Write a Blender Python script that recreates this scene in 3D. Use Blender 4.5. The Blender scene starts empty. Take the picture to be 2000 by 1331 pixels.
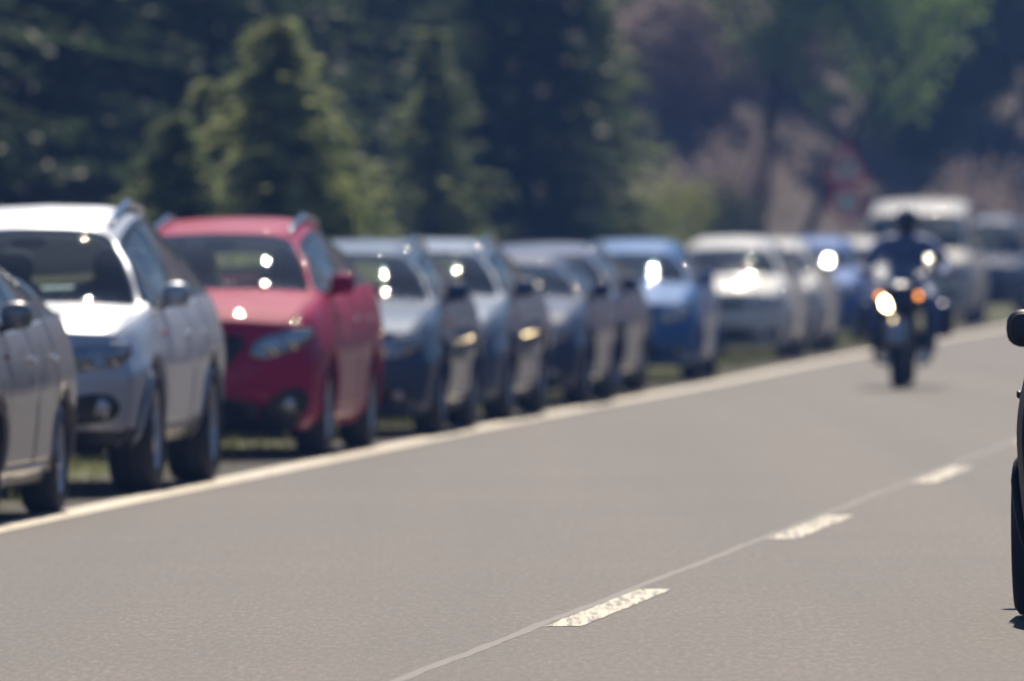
import bpy, bmesh, math, random
import numpy as np
from mathutils import Vector, Matrix
random.seed(7); np.random.seed(7)
SC = bpy.context.scene
C = SC.collection
PI = math.pi

# ------------------------------------------------------------------ camera
cam = bpy.data.cameras.new('camera'); camo = bpy.data.objects.new('camera', cam); C.objects.link(camo)
cam.lens = 396; cam.sensor_width = 36; cam.clip_start = 0.5; cam.clip_end = 3000
camo.matrix_world = (Matrix.Translation((0, 0, 1.45)) @ Matrix.Rotation(PI/2 - math.atan(208.5/22000), 4, 'X')
                     @ Matrix.Rotation(-0.012, 4, 'Z'))
cam.dof.use_dof = True; cam.dof.focus_distance = 40.5; cam.dof.aperture_fstop = 4.5; cam.dof.aperture_blades = 9
SC.camera = camo

# ------------------------------------------------------------------ sky, sun, exposure
SUN_EL, SUN_AZ = 49.0, 4.5          # azimuth measured from straight ahead (+Y), positive to the right
w = bpy.data.worlds.new('World'); SC.world = w; w.use_nodes = True
nt = w.node_tree; sky = nt.nodes.new('ShaderNodeTexSky'); sky.sky_type = 'NISHITA'; sky.sun_disc = False
sky.sun_elevation = math.radians(SUN_EL); sky.sun_rotation = math.radians(SUN_AZ)
sky.air_density = 1.0; sky.dust_density = 0.2; sky.ozone_density = 5.0
bg = nt.nodes['Background']; bg.inputs['Strength'].default_value = 0.062
nt.links.new(sky.outputs['Color'], bg.inputs['Color'])
sl = bpy.data.lights.new('sun', 'SUN'); sl.energy = 5.0; sl.angle = math.radians(0.53); sl.color = (1.0, 0.88, 0.71)
so = bpy.data.objects.new('sun', sl); C.objects.link(so)
a, e = math.radians(SUN_AZ), math.radians(SUN_EL)
so.rotation_euler = Vector((math.sin(a)*math.cos(e), math.cos(a)*math.cos(e), math.sin(e))).to_track_quat('Z', 'Y').to_euler()
so.location = (20, 60, 60)
vs = SC.view_settings; vs.view_transform = 'Standard'; vs.look = 'None'; vs.gamma = 1.0; vs.use_curve_mapping = False
vs.exposure = 0.30
SC.cycles.use_denoising = True
SC.cycles.max_bounces = 8; SC.cycles.transparent_max_bounces = 24
SC.cycles.sample_clamp_indirect = 8.0; SC.cycles.sample_clamp_direct = 0.0

# ------------------------------------------------------------------ helpers
def tag(o, label=None, cat=None, group=None, kind=None):
    if label: o['label'] = label
    if cat: o['category'] = cat
    if group: o['group'] = group
    if kind: o['kind'] = kind
    return o

def empty(name, loc, rz=0.0):
    o = bpy.data.objects.new(name, None); C.objects.link(o)
    o.location = loc; o.rotation_euler = (0, 0, rz); o.empty_display_size = 0.2
    return o

def link(name, me, parent=None, mats=None, smooth=True):
    if mats is not None:
        for m in (mats if isinstance(mats, (list, tuple)) else [mats]): me.materials.append(m)
    if smooth: me.polygons.foreach_set('use_smooth', [True]*len(me.polygons))
    o = bpy.data.objects.new(name, me); C.objects.link(o)
    if parent is not None: o.parent = parent
    return o

class MB:
    """collects vertices and faces of one mesh"""
    def __init__(s): s.v = []; s.f = []; s.m = []
    def add(s, vs_, fs_, mi=0):
        b = len(s.v); s.v += [tuple(map(float, q)) for q in vs_]
        s.f += [tuple(b+i for i in f) for f in fs_]; s.m += [mi]*len(fs_)
    def box(s, x0, x1, y0, y1, z0, z1, mi=0):
        s.add([(x, y, z) for x in (x0, x1) for y in (y0, y1) for z in (z0, z1)],
              [(0,1,3,2),(4,6,7,5),(0,4,5,1),(2,3,7,6),(0,2,6,4),(1,5,7,3)], mi)
    def tube(s, pts, rad, n=8, mi=0, cap=True):
        pts = [Vector(q) for q in pts]
        rad = rad if isinstance(rad, (list, tuple)) else [rad]*len(pts)
        vs_, fs_ = [], []
        up = Vector((0.123, 0.77, 0.31)).normalized()
        for i, q in enumerate(pts):
            t = (pts[min(i+1, len(pts)-1)] - pts[max(i-1, 0)]).normalized()
            a_ = t.cross(up).normalized(); b_ = t.cross(a_)
            for k in range(n):
                an = 2*PI*k/n; vs_.append(q + (a_*math.cos(an) + b_*math.sin(an))*rad[i])
        for i in range(len(pts)-1):
            for k in range(n):
                fs_.append((i*n+k, i*n+(k+1) % n, (i+1)*n+(k+1) % n, (i+1)*n+k))
        if cap: fs_.append(tuple(range(n))[::-1]); fs_.append(tuple((len(pts)-1)*n+k for k in range(n)))
        s.add(vs_, fs_, mi)
    def lathe(s, prof, n=24, axis='X', c=(0,0,0), mi=0):
        vs_, fs_ = [], []
        for (r, h) in prof:
            for k in range(n):
                an = 2*PI*k/n; p, q = r*math.cos(an), r*math.sin(an)
                vs_.append({'X': (c[0]+h, c[1]+p, c[2]+q), 'Y': (c[0]+p, c[1]+h, c[2]+q), 'Z': (c[0]+p, c[1]+q, c[2]+h)}[axis])
        for i in range(len(prof)-1):
            for k in range(n): fs_.append((i*n+k, i*n+(k+1) % n, (i+1)*n+(k+1) % n, (i+1)*n+k))
        s.add(vs_, fs_, mi)
    def ell(s, c, r, n=16, m=10, mi=0, p=1.0):
        vs_, fs_ = [], []
        sg = lambda q: math.copysign(abs(q)**p, q)
        for i in range(m+1):
            th = PI*i/m
            for k in range(n):
                ph = 2*PI*k/n
                vs_.append((c[0]+r[0]*sg(math.sin(th))*sg(math.cos(ph)), c[1]+r[1]*sg(math.sin(th))*sg(math.sin(ph)), c[2]+r[2]*sg(math.cos(th))))
        for i in range(m):
            for k in range(n): fs_.append((i*n+k, i*n+(k+1) % n, (i+1)*n+(k+1) % n, (i+1)*n+k))
        s.add(vs_, fs_, mi)
    def mesh(s, name):
        me = bpy.data.meshes.new(name); me.from_pydata(s.v, [], s.f); me.validate()
        bm = bmesh.new(); bm.from_mesh(me); bmesh.ops.remove_doubles(bm, verts=bm.verts, dist=1e-5)
        bmesh.ops.recalc_face_normals(bm, faces=bm.faces); bm.to_mesh(me); bm.free()
        return me
    def build(s, name, mats, parent=None, smooth=True, bevel=0):
        me = s.mesh(name)
        o = link(name, me, parent, mats, smooth)
        if bevel:
            b = o.modifiers.new('b', 'BEVEL'); b.width = bevel; b.segments = 3; b.limit_method = 'ANGLE'
        return o

def pchip(y, t):
    """monotone cubic through y (n or n x k) at integer knots, evaluated at t"""
    y = np.asarray(y, float); one = y.ndim == 1
    if one: y = y[:, None]
    n = len(y); dl = np.diff(y, axis=0); m = np.zeros_like(y)
    if n > 2:
        a_, b_ = dl[:-1], dl[1:]; s_ = a_*b_
        m[1:-1] = np.where(s_ > 0, 2*s_/np.where(np.abs(a_+b_) < 1e-12, 1, a_+b_), 0)
    m[0] = dl[0]; m[-1] = dl[-1]
    t = np.asarray(t, float); i = np.clip(np.floor(t).astype(int), 0, n-2); u = (t-i)[:, None]
    h00 = 2*u**3-3*u**2+1; h10 = u**3-2*u**2+u; h01 = -2*u**3+3*u**2; h11 = u**3-u**2
    r = h00*y[i]+h10*m[i]+h01*y[i+1]+h11*m[i+1]
    return r[:, 0] if one else r

# ------------------------------------------------------------------ materials
def mat(name):
    m = bpy.data.materials.new(name); m.use_nodes = True
    return m, m.node_tree, m.node_tree.nodes['Principled BSDF']
def N(nt, t, **kw):
    n = nt.nodes.new(t)
    for k, v in kw.items():
        if hasattr(n, k): setattr(n, k, v)
        else: n.inputs[k].default_value = v
    return n
def ramp(nt, src, stops):
    r = nt.nodes.new('ShaderNodeValToRGB'); el = r.color_ramp.elements
    while len(el) < len(stops): el.new(0.5)
    for e_, (p, c) in zip(el, stops): e_.position = p; e_.color = (c if len(c) == 4 else (*c, 1))
    nt.links.new(src, r.inputs['Fac']); return r.outputs['Color']

def plain(name, col, rough=0.5, metal=0.0, spec=0.5, bump=0, bscale=40, var=0.0):
    m, nt, b = mat(name)
    b.inputs['Base Color'].default_value = (*col, 1); b.inputs['Roughness'].default_value = rough
    b.inputs['Metallic'].default_value = metal; b.inputs['Specular IOR Level'].default_value = spec
    if var or bump:
        tc = N(nt, 'ShaderNodeTexCoord'); no = N(nt, 'ShaderNodeTexNoise', Scale=bscale, Detail=4.0)
        nt.links.new(tc.outputs['Object'], no.inputs['Vector'])
        if var:
            c = ramp(nt, no.outputs['Fac'], [(0.3, tuple(q*(1-var) for q in col)), (0.7, tuple(q*(1+var) for q in col))])
            nt.links.new(c, b.inputs['Base Color'])
        if bump:
            bu = N(nt, 'ShaderNodeBump', Strength=bump, Distance=0.01); nt.links.new(no.outputs['Fac'], bu.inputs['Height']); nt.links.new(bu.outputs['Normal'], b.inputs['Normal'])
    return m

def paint(name, col, metal=0.35, rough=0.32, dirt=0.25, coat=0.6):
    m, nt, b = mat(name)
    tc = N(nt, 'ShaderNodeTexCoord'); no = N(nt, 'ShaderNodeTexNoise', Scale=2.2, Detail=6.0)
    nt.links.new(tc.outputs['Object'], no.inputs['Vector'])
    sep = N(nt, 'ShaderNodeSeparateXYZ'); nt.links.new(tc.outputs['Object'], sep.inputs[0])
    mr = N(nt, 'ShaderNodeMapRange'); mr.inputs['From Min'].default_value = 0.7; mr.inputs['From Max'].default_value = 0.15
    nt.links.new(sep.outputs['Z'], mr.inputs['Value'])
    mu = N(nt, 'ShaderNodeMath', operation='MULTIPLY'); nt.links.new(mr.outputs[0], mu.inputs[0]); nt.links.new(no.outputs['Fac'], mu.inputs[1])
    mu2 = N(nt, 'ShaderNodeMath', operation='MULTIPLY'); nt.links.new(mu.outputs[0], mu2.inputs[0]); mu2.inputs[1].default_value = dirt*2
    mx = N(nt, 'ShaderNodeMix', data_type='RGBA'); nt.links.new(mu2.outputs[0], mx.inputs['Factor'])
    mx.inputs['A'].default_value = (*col, 1); mx.inputs['B'].default_value = (0.16, 0.135, 0.11, 1)
    nt.links.new(mx.outputs['Result'], b.inputs['Base Color'])
    b.inputs['Metallic'].default_value = metal; b.inputs['Roughness'].default_value = rough
    b.inputs['Specular IOR Level'].default_value = 0.1; b.inputs['Coat Weight'].default_value = coat; b.inputs['Coat Roughness'].default_value = 0.022
    return m

def glass_mat(name, tint, fres=1.5, rough=0.01, dust_lift=0.0):
    m, nt, b = mat(name); nt.nodes.remove(b)
    out = nt.nodes['Material Output']
    tr = N(nt, 'ShaderNodeBsdfTransparent', Color=(*tint, 1)); gl = N(nt, 'ShaderNodeBsdfGlossy', Roughness=rough)
    fr = N(nt, 'ShaderNodeFresnel', IOR=fres); mx = N(nt, 'ShaderNodeMixShader')
    nt.links.new(fr.outputs[0], mx.inputs[0]); nt.links.new(tr.outputs[0], mx.inputs[1]); nt.links.new(gl.outputs[0], mx.inputs[2])
    if dust_lift:
        df = N(nt, 'ShaderNodeBsdfDiffuse', Color=(0.55, 0.6, 0.68, 1)); tl = N(nt, 'ShaderNodeBsdfTranslucent', Color=(0.55, 0.6, 0.68, 1)); ds = N(nt, 'ShaderNodeMixShader'); m2 = N(nt, 'ShaderNodeMixShader'); m2.inputs[0].default_value = dust_lift  # bluish dust film added to lift dark panes, like reflected sky
        nt.links.new(df.outputs[0], ds.inputs[1]); nt.links.new(tl.outputs[0], ds.inputs[2]); nt.links.new(mx.outputs[0], m2.inputs[1]); nt.links.new(ds.outputs[0], m2.inputs[2]); mx = m2
    nt.links.new(mx.outputs[0], out.inputs['Surface']); return m

def emis(name, col, st):
    m, nt, b = mat(name); b.inputs['Base Color'].default_value = (*col, 1)
    b.inputs['Emission Color'].default_value = (*col, 1); b.inputs['Emission Strength'].default_value = st; return m

def leafmat(name, c1, c2, trans=0.4, scale=1.5, rough=0.55):
    m, nt, b = mat(name); out = nt.nodes['Material Output']
    tc = N(nt, 'ShaderNodeTexCoord'); no = N(nt, 'ShaderNodeTexNoise', Scale=scale, Detail=4.0)
    nt.links.new(tc.outputs['Object'], no.inputs['Vector'])
    oi = N(nt, 'ShaderNodeObjectInfo'); ad = N(nt, 'ShaderNodeMath', operation='MULTIPLY_ADD')
    nt.links.new(oi.outputs['Random'], ad.inputs[0]); ad.inputs[1].default_value = 0.25; nt.links.new(no.outputs['Fac'], ad.inputs[2])
    c = ramp(nt, ad.outputs[0], [(0.38, c1), (0.85, c2)])
    nt.links.new(c, b.inputs['Base Color']); b.inputs['Roughness'].default_value = rough; b.inputs['Specular IOR Level'].default_value = 0.3
    tl = N(nt, 'ShaderNodeBsdfTranslucent'); nt.links.new(c, tl.inputs['Color'])
    mx = N(nt, 'ShaderNodeMixShader'); mx.inputs[0].default_value = trans
    nt.links.new(b.outputs[0], mx.inputs[1]); nt.links.new(tl.outputs[0], mx.inputs[2]); nt.links.new(mx.outputs[0], out.inputs['Surface'])
    return m

BLACK = plain('black_plastic', (0.018, 0.019, 0.022), 0.45)
TRIM = plain('window_trim', (0.012, 0.012, 0.014), 0.25)
RUBBER = plain('tyre_rubber', (0.022, 0.022, 0.024), 0.75, bump=0.4, bscale=60)
ALLOY = plain('alloy', (0.60, 0.61, 0.63), 0.35, 0.5)
DALLOY = plain('dark_alloy', (0.16, 0.165, 0.18), 0.35, 0.85)
CHROME = plain('chrome', (0.75, 0.76, 0.78), 0.06, 1.0)
SATIN = plain('satin_rail', (0.68, 0.68, 0.69), 0.08, 1.0)
INTER = plain('interior', (0.17, 0.175, 0.185), 0.7, bump=0.2, bscale=90)
SEATM = plain('seat_cloth', (0.20, 0.205, 0.22), 0.9, bump=0.3, bscale=120)
PALE = plain('pale_cloth', (0.45, 0.45, 0.42), 0.8)
GLASS = glass_mat('window_glass', (0.78, 0.90, 0.90), 1.65, 0.012, 0.055)
LENS = glass_mat('lamp_glass', (0.86, 0.90, 0.95), 1.5, 0.03)
LAMPIN = plain('lamp_housing', (0.40, 0.41, 0.44), 0.25, 0.8)
AMBER = plain('amber_lens', (0.75, 0.16, 0.015), 0.5, 0.0, 0.2)
REDLENS = plain('red_lens', (0.45, 0.02, 0.015), 0.12)
PLATE = plain('plate_white', (0.6, 0.6, 0.58), 0.35)
CHASSIS = plain('underbody', (0.012, 0.012, 0.013), 0.9)
BARK = plain('bark', (0.028, 0.023, 0.021), 0.9, bump=0.8, bscale=14, var=0.4)
TWIG = plain('bare_twig', (0.26, 0.195, 0.18), 0.85, bump=0.3, bscale=14, var=0.35)

# ------------------------------------------------------------------ the road's course
def sstep(x, a_, b_):
    t = np.clip((np.asarray(x, float)-a_)/(b_-a_), 0, 1); return t*t*(3-2*t)
def zg(Y): return -0.10*sstep(Y, 80, 125)
_ED = np.arange(-200, 240, 1.0); _ER = np.interp(_ED, [30, 57, 66.5, 76, 87, 105, 124, 143, 166, 195], [-0.03, -0.06, 0.03, 0.11, 0.16, 0.06, -0.08, -0.05, 0.06, 0.0])
_ER = np.convolve(np.pad(_ER, 8, mode='edge'), np.hanning(19)[1:-1]/np.hanning(19).sum(), 'valid')
def edge_x(Y): return 8.259e-5*Y*Y + 0.06608*Y - 6.557 + np.interp(Y, _ED, _ER)
def edge_heading(Y): return math.atan(2*8.259e-5*Y + 0.06608)
PATH = [(float(edge_x(y_)), float(y_)) for y_ in np.arange(-150, 190.1, 2.0)]
hd = edge_heading(190)
while hd < 1.45:
    hd += 2.0/95; q = PATH[-1]; PATH.append((q[0]+2*math.sin(hd), q[1]+2*math.cos(hd)))
for _ in range(60): q = PATH[-1]; PATH.append((q[0]+2*math.sin(hd), q[1]+2*math.cos(hd)))
PATH = np.array(PATH)
TAN = np.gradient(PATH, axis=0); TAN /= np.linalg.norm(TAN, axis=1)[:, None]
NRM = np.stack([TAN[:, 1], -TAN[:, 0]], 1)            # to the right of the direction away from the camera
def lane_off(Y): return np.where(Y < 36.6, 3.66, 3.66 + 0.78*sstep(Y, 30, 82))
def strip_pts(off):
    P = PATH + NRM*(np.asarray(off)[:, None] if np.ndim(off) else off)
    return P
def signed_dist(X, Y):
    P = np.stack([np.ravel(X), np.ravel(Y)], 1); out = np.empty(len(P))
    for k in range(0, len(P), 4000):
        d = P[k:k+4000, None, :]-PATH[None]; dd = (d**2).sum(2); i = dd.argmin(1)
        dv = d[np.arange(len(i)), i]; out[k:k+4000] = (dv*NRM[i]).sum(1)
        along = (dv*TAN[i]).sum(1)
    return out.reshape(np.shape(X))                    # negative = left of the solid edge line
def terrain(X, Y, sd=None):
    sd = signed_dist(X, Y) if sd is None else sd
    l = np.maximum(-sd-8.0, 0); r = np.maximum(sd-13.0, 0)
    z = zg(Y) + 0.30*l*sstep(l, 0, 14) + 0.34*np.minimum(r, 40)*sstep(r, 0, 14)  # right bank, out of view, raised to reflect dark in the car sides
    return np.minimum(z, 55) + 0.25*np.sin(X*0.31+Y*0.17)*np.sin(Y*0.23)*sstep(l, 1, 8)

# ground sheet
xs = np.concatenate([np.arange(-160, -24, 4.0), np.arange(-24, 40, 1.0), np.arange(40, 220, 5.0)])
ys = np.concatenate([np.arange(-150, 50, 4.0), np.arange(50, 210, 1.0), np.arange(210, 460, 4.0)])
XX, YY = np.meshgrid(xs, ys); SD = signed_dist(XX, YY); ZZ = terrain(XX, YY, SD) - 0.006
nx, ny = len(xs), len(ys)
me = bpy.data.meshes.new('ground')
idx = np.arange(nx*ny).reshape(ny, nx)
me.from_pydata(np.stack([XX.ravel(), YY.ravel(), ZZ.ravel()], 1).tolist(), [],
               np.stack([idx[:-1, :-1], idx[:-1, 1:], idx[1:, 1:], idx[1:, :-1]], -1).reshape(-1, 4).tolist())
at = me.attributes.new('edge', 'FLOAT', 'POINT'); at.data.foreach_set('value', SD.ravel().astype(np.float32))
GR, gnt, b = mat('verge_ground')
atn = N(gnt, 'ShaderNodeAttribute', attribute_name='edge'); tc = N(gnt, 'ShaderNodeTexCoord')
n1 = N(gnt, 'ShaderNodeTexNoise', Scale=0.7, Detail=6.0); n2 = N(gnt, 'ShaderNodeTexNoise', Scale=14.0, Detail=5.0); n3 = N(gnt, 'ShaderNodeTexVoronoi', Scale=45.0)
for n_ in (n1, n2, n3): gnt.links.new(tc.outputs['Object'], n_.inputs['Vector'])
grav = ramp(gnt, n3.outputs['Distance'], [(0.1, (0.11, 0.092, 0.07)), (0.6, (0.045, 0.04, 0.032))])
gras = ramp(gnt, n2.outputs['Fac'], [(0.3, (0.055, 0.075, 0.02)), (0.55, (0.13, 0.14, 0.045)), (0.75, (0.20, 0.17, 0.085))])
flo = ramp(gnt, n2.outputs['Fac'], [(0.3, (0.05, 0.04, 0.037)), (0.7, (0.13, 0.10, 0.09))])
ab = N(gnt, 'ShaderNodeMath', operation='MULTIPLY_ADD'); gnt.links.new(n1.outputs['Fac'], ab.inputs[0]); ab.inputs[1].default_value = 2.4; gnt.links.new(atn.outputs['Fac'], ab.inputs[2])
m1 = N(gnt, 'ShaderNodeMapRange'); m1.inputs['From Min'].default_value = 0.55; m1.inputs['From Max'].default_value = 0.1; gnt.links.new(ab.outputs[0], m1.inputs['Value'])
m2 = N(gnt, 'ShaderNodeMapRange'); m2.inputs['From Min'].default_value = -6.0; m2.inputs['From Max'].default_value = -9.0; gnt.links.new(ab.outputs[0], m2.inputs['Value'])
mxa = N(gnt, 'ShaderNodeMix', data_type='RGBA'); gnt.links.new(m1.outputs[0], mxa.inputs['Factor']); gnt.links.new(grav, mxa.inputs['A']); gnt.links.new(gras, mxa.inputs['B'])
mxb = N(gnt, 'ShaderNodeMix', data_type='RGBA'); gnt.links.new(m2.outputs[0], mxb.inputs['Factor']); gnt.links.new(mxa.outputs['Result'], mxb.inputs['A']); gnt.links.new(flo, mxb.inputs['B'])
gnt.links.new(mxb.outputs['Result'], b.inputs['Base Color']); b.inputs['Roughness'].default_value = 0.95
bu = N(gnt, 'ShaderNodeBump', Strength=0.8, Distance=0.03); gnt.links.new(n2.outputs['Fac'], bu.inputs['Height']); gnt.links.new(bu.outputs['Normal'], b.inputs['Normal'])
tag(link('ground', me, None, GR), kind='structure')

# road: strip from the solid line's outer edge to the far edge
def strip(name, o0, o1, dz, m, parent=None, ncol=1, sel=None):
    offs = [strip_pts(o0 + (o1-o0)*k/ncol) for k in range(ncol+1)]
    n = len(PATH); mb = MB()
    V = [(p[0], p[1], float(zg(p[1]))+dz) for o in offs for p in o]
    F = [(k*n+i, (k+1)*n+i, (k+1)*n+i+1, k*n+i+1) for k in range(ncol) for i in range(n-1) if sel is None or sel(i)]
    me = bpy.data.meshes.new(name); me.from_pydata(V, [], F); me.validate()
    return link(name, me, parent, m)
ASPH, ant, b = mat('asphalt')
tc = N(ant, 'ShaderNodeTexCoord'); mp = N(ant, 'ShaderNodeMapping'); mp.inputs['Scale'].default_value = (1, 0.12, 1); mp.inputs['Rotation'].default_value = (0, 0, 0.09)
ant.links.new(tc.outputs['Object'], mp.inputs['Vector'])
w1 = N(ant, 'ShaderNodeTexNoise', Scale=0.9, Detail=5.0); ant.links.new(mp.outputs[0], w1.inputs['Vector'])
w2 = N(ant, 'ShaderNodeTexNoise', Scale=38.0, Detail=5.0, Roughness=0.8); ant.links.new(mp.outputs[0], w2.inputs['Vector'])
w3 = N(ant, 'ShaderNodeTexVoronoi', Scale=130.0); ant.links.new(tc.outputs['Object'], w3.inputs['Vector'])
mA = N(ant, 'ShaderNodeMix', data_type='RGBA', blend_type='MULTIPLY'); mA.inputs['Factor'].default_value = 1.0
ant.links.new(ramp(ant, w1.outputs['Fac'], [(0.3, (0.82, 0.82, 0.84)), (0.7, (1.0, 0.98, 0.96))]), mA.inputs['A'])
ant.links.new(ramp(ant, w2.outputs['Fac'], [(0.36, (0.009, 0.0068, 0.0072)), (0.5, (0.038, 0.0288, 0.0288)), (0.64, (0.125, 0.096, 0.090))]), mA.inputs['B'])
ant.links.new(mA.outputs['Result'], b.inputs['Base Color'])
b.inputs['Roughness'].default_value = 0.58; b.inputs['Specular IOR Level'].default_value = 0.25
b.inputs['Sheen Weight'].default_value = 0.0; b.inputs['Sheen Roughness'].default_value = 0.45; b.inputs['Sheen Tint'].default_value = (1.0, 0.9, 0.8, 1)
mp2 = N(ant, 'ShaderNodeMapping'); mp2.inputs['Scale'].default_value = (1.1, 0.02, 1); mp2.inputs['Rotation'].default_value = (0, 0, 0.085); ant.links.new(tc.outputs['Object'], mp2.inputs['Vector'])
w4 = N(ant, 'ShaderNodeTexNoise', Scale=1.0, Detail=3.0); ant.links.new(mp2.outputs[0], w4.inputs['Vector'])
w5 = N(ant, 'ShaderNodeTexNoise', Scale=0.25, Detail=8.0, Roughness=0.7); ant.links.new(tc.outputs['Object'], w5.inputs['Vector'])
mB = N(ant, 'ShaderNodeMix', data_type='RGBA', blend_type='MULTIPLY'); mB.inputs['Factor'].default_value = 1.0
ant.links.new(mA.outputs['Result'], mB.inputs['A']); ant.links.new(ramp(ant, w4.outputs['Fac'], [(0.36, (0.62, 0.62, 0.66)), (0.62, (1.14, 1.1, 1.05))]), mB.inputs['B'])
mC = N(ant, 'ShaderNodeMix', data_type='RGBA', blend_type='MULTIPLY'); mC.inputs['Factor'].default_value = 1.0
ant.links.new(mB.outputs['Result'], mC.inputs['A']); ant.links.new(ramp(ant, w5.outputs['Fac'], [(0.38, (0.74, 0.74, 0.77)), (0.6, (1.1, 1.07, 1.04))]), mC.inputs['B'])
ant.links.new(mC.outputs['Result'], b.inputs['Base Color'])
bu = N(ant, 'ShaderNodeBump', Strength=0.5, Distance=0.006); ant.links.new(w3.outputs['Distance'], bu.inputs['Height'])
bu2 = N(ant, 'ShaderNodeBump', Strength=0.35, Distance=0.01); ant.links.new(w2.outputs['Fac'], bu2.inputs['Height']); ant.links.new(bu.outputs['Normal'], bu2.inputs['Normal'])
ant.links.new(bu2.outputs['Normal'], b.inputs['Normal'])
road = strip('road', -0.17, 8.6, 0.0, ASPH, None, 4); tag(road, kind='structure')

def worn_paint(name, thr, scale, ys_=0.22):
    m, nt, b = mat(name)
    tc = N(nt, 'ShaderNodeTexCoord'); mp = N(nt, 'ShaderNodeMapping'); mp.inputs['Scale'].default_value = (1, ys_, 1); mp.inputs['Rotation'].default_value = (0, 0, 0.09); nt.links.new(tc.outputs['Object'], mp.inputs['Vector'])
    no = N(nt, 'ShaderNodeTexNoise', Scale=scale, Detail=6.0, Roughness=0.65); nt.links.new(mp.outputs[0], no.inputs['Vector'])
    c = ramp(nt, no.outputs['Fac'], [(thr-0.06, (0.10, 0.096, 0.09)), (thr+0.05, (0.52, 0.46, 0.36)), (0.8, (0.74, 0.66, 0.52))])
    nt.links.new(c, b.inputs['Base Color']); b.inputs['Roughness'].default_value = 0.6; return m
EDGEP = worn_paint('edge_paint', 0.30, 9.0); DASHP = worn_paint('dash_paint', 0.475, 26.0, 0.05)
strip('edge_line', -0.09, 0.13, 0.004, EDGEP, road)

# centre line: worn dashes and the tar seam beside them
ccurve = lambda Y: edge_x(Y) + float(lane_off(np.float64(Y)))/math.cos(edge_heading(Y))
CX = lambda Y: (0.09475*Y - 3.766) if Y < 78 else (0.09475*78 - 3.766) + (edge_x(Y)-edge_x(78))*1.03
def quad_strip(name, y0, y1, o0, o1, dz, m, parent, step=0.5, wob=0.0, jag=0.0):
    mb = MB(); yy = np.linspace(y0, y1, max(2, int((y1-y0)/step)+1)); V = []
    for k, y_ in enumerate(yy):
        j = wob*math.sin(y_*1.3)*0.6 + wob*math.sin(y_*3.1+1)*0.4
        for o in (o0, o1): V.append((CX(y_)+o+j+random.uniform(-jag, jag), y_+random.uniform(-2, 2)*jag, float(zg(y_))+dz))
    mb.add(V, [(2*i, 2*i+1, 2*i+3, 2*i+2) for i in range(len(yy)-1)])
    return mb.build(name, m, parent)
SEAM = plain('tar_seam', (0.042, 0.036, 0.038), 0.6, var=0.35, bscale=6)
quad_strip('tar_seam', 20, 150, -0.115, -0.065, 0.001, SEAM, road, 0.25, 0.008, 0.006)
for k in range(-3, 10):
    y0 = 41.5 + 11.4*k
    if 41.5+11.4*k < 8: continue
    quad_strip('lane_dash', y0, y0+4.2, -0.06, 0.08, 0.0022, DASHP, road, 0.14, 0.0, 0.005)

# ------------------------------------------------------------------ cars
def wheel_meshes(style):
    ty = MB(); R = 0.33; hw = 0.108
    ty.lathe([(0.215, -hw*0.85), (0.25, -hw*1.02), (0.295, -hw), (0.322, -hw*0.82), (0.33, -hw*0.4), (0.326, -hw*0.18), (0.33, -hw*0.14), (0.33, hw*0.14), (0.326, hw*0.18), (0.33, hw*0.4), (0.322, hw*0.82), (0.295, hw), (0.25, hw*1.02), (0.215, hw*0.85)], 40)
    rm = MB()
    rm.lathe([(0.222, -hw*0.8), (0.228, -hw*0.9), (0.20, -hw*0.7), (0.195, 0.3*hw), (0.20, hw*0.8), (0.228, hw*0.9), (0.222, hw*0.8)], 40)
    ns, wd = (5, 0.048) if style == 0 else (10, 0.022)
    for k in range(ns):
        an = 2*PI*k/ns; ca, sa = math.cos(an), math.sin(an)
        vs_ = []
        for rr, ww, xo in ((0.04, wd*1.1, 0.075), (0.13, wd*0.75, 0.082), (0.205, wd*0.9, 0.07)):
            for s_ in (-1, 1):
                for dx in (0, -0.03): vs_.append((xo+dx, rr*ca-s_*ww/2*sa, rr*sa+s_*ww/2*ca))
        f = []
        for i in (0, 4): f += [(i, i+2, i+6, i+4), (i, i+4, i+5, i+1), (i+2, i+3, i+7, i+6), (i+1, i+5, i+7, i+3)]
        rm.add(vs_, f)
    hb = MB(); hb.lathe([(0.0, 0.09), (0.045, 0.088), (0.055, 0.07), (0.055, 0.02), (0.16, 0.02), (0.16, 0.0), (0.05, -0.02), (0.0, -0.02)], 24)
    return ty.mesh('tyre'), rm.mesh('rim'), hb.mesh('wheel')
WHEELS = []
for st in (0, 1):
    t_, r_, h_ = wheel_meshes(st)
    for me_, m_ in ((t_, RUBBER), (r_, ALLOY), (h_, DALLOY)):
        me_.materials.append(m_); me_.polygons.foreach_set('use_smooth', [True]*len(me_.polygons))
    WHEELS.append((t_, r_, h_))

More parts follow.
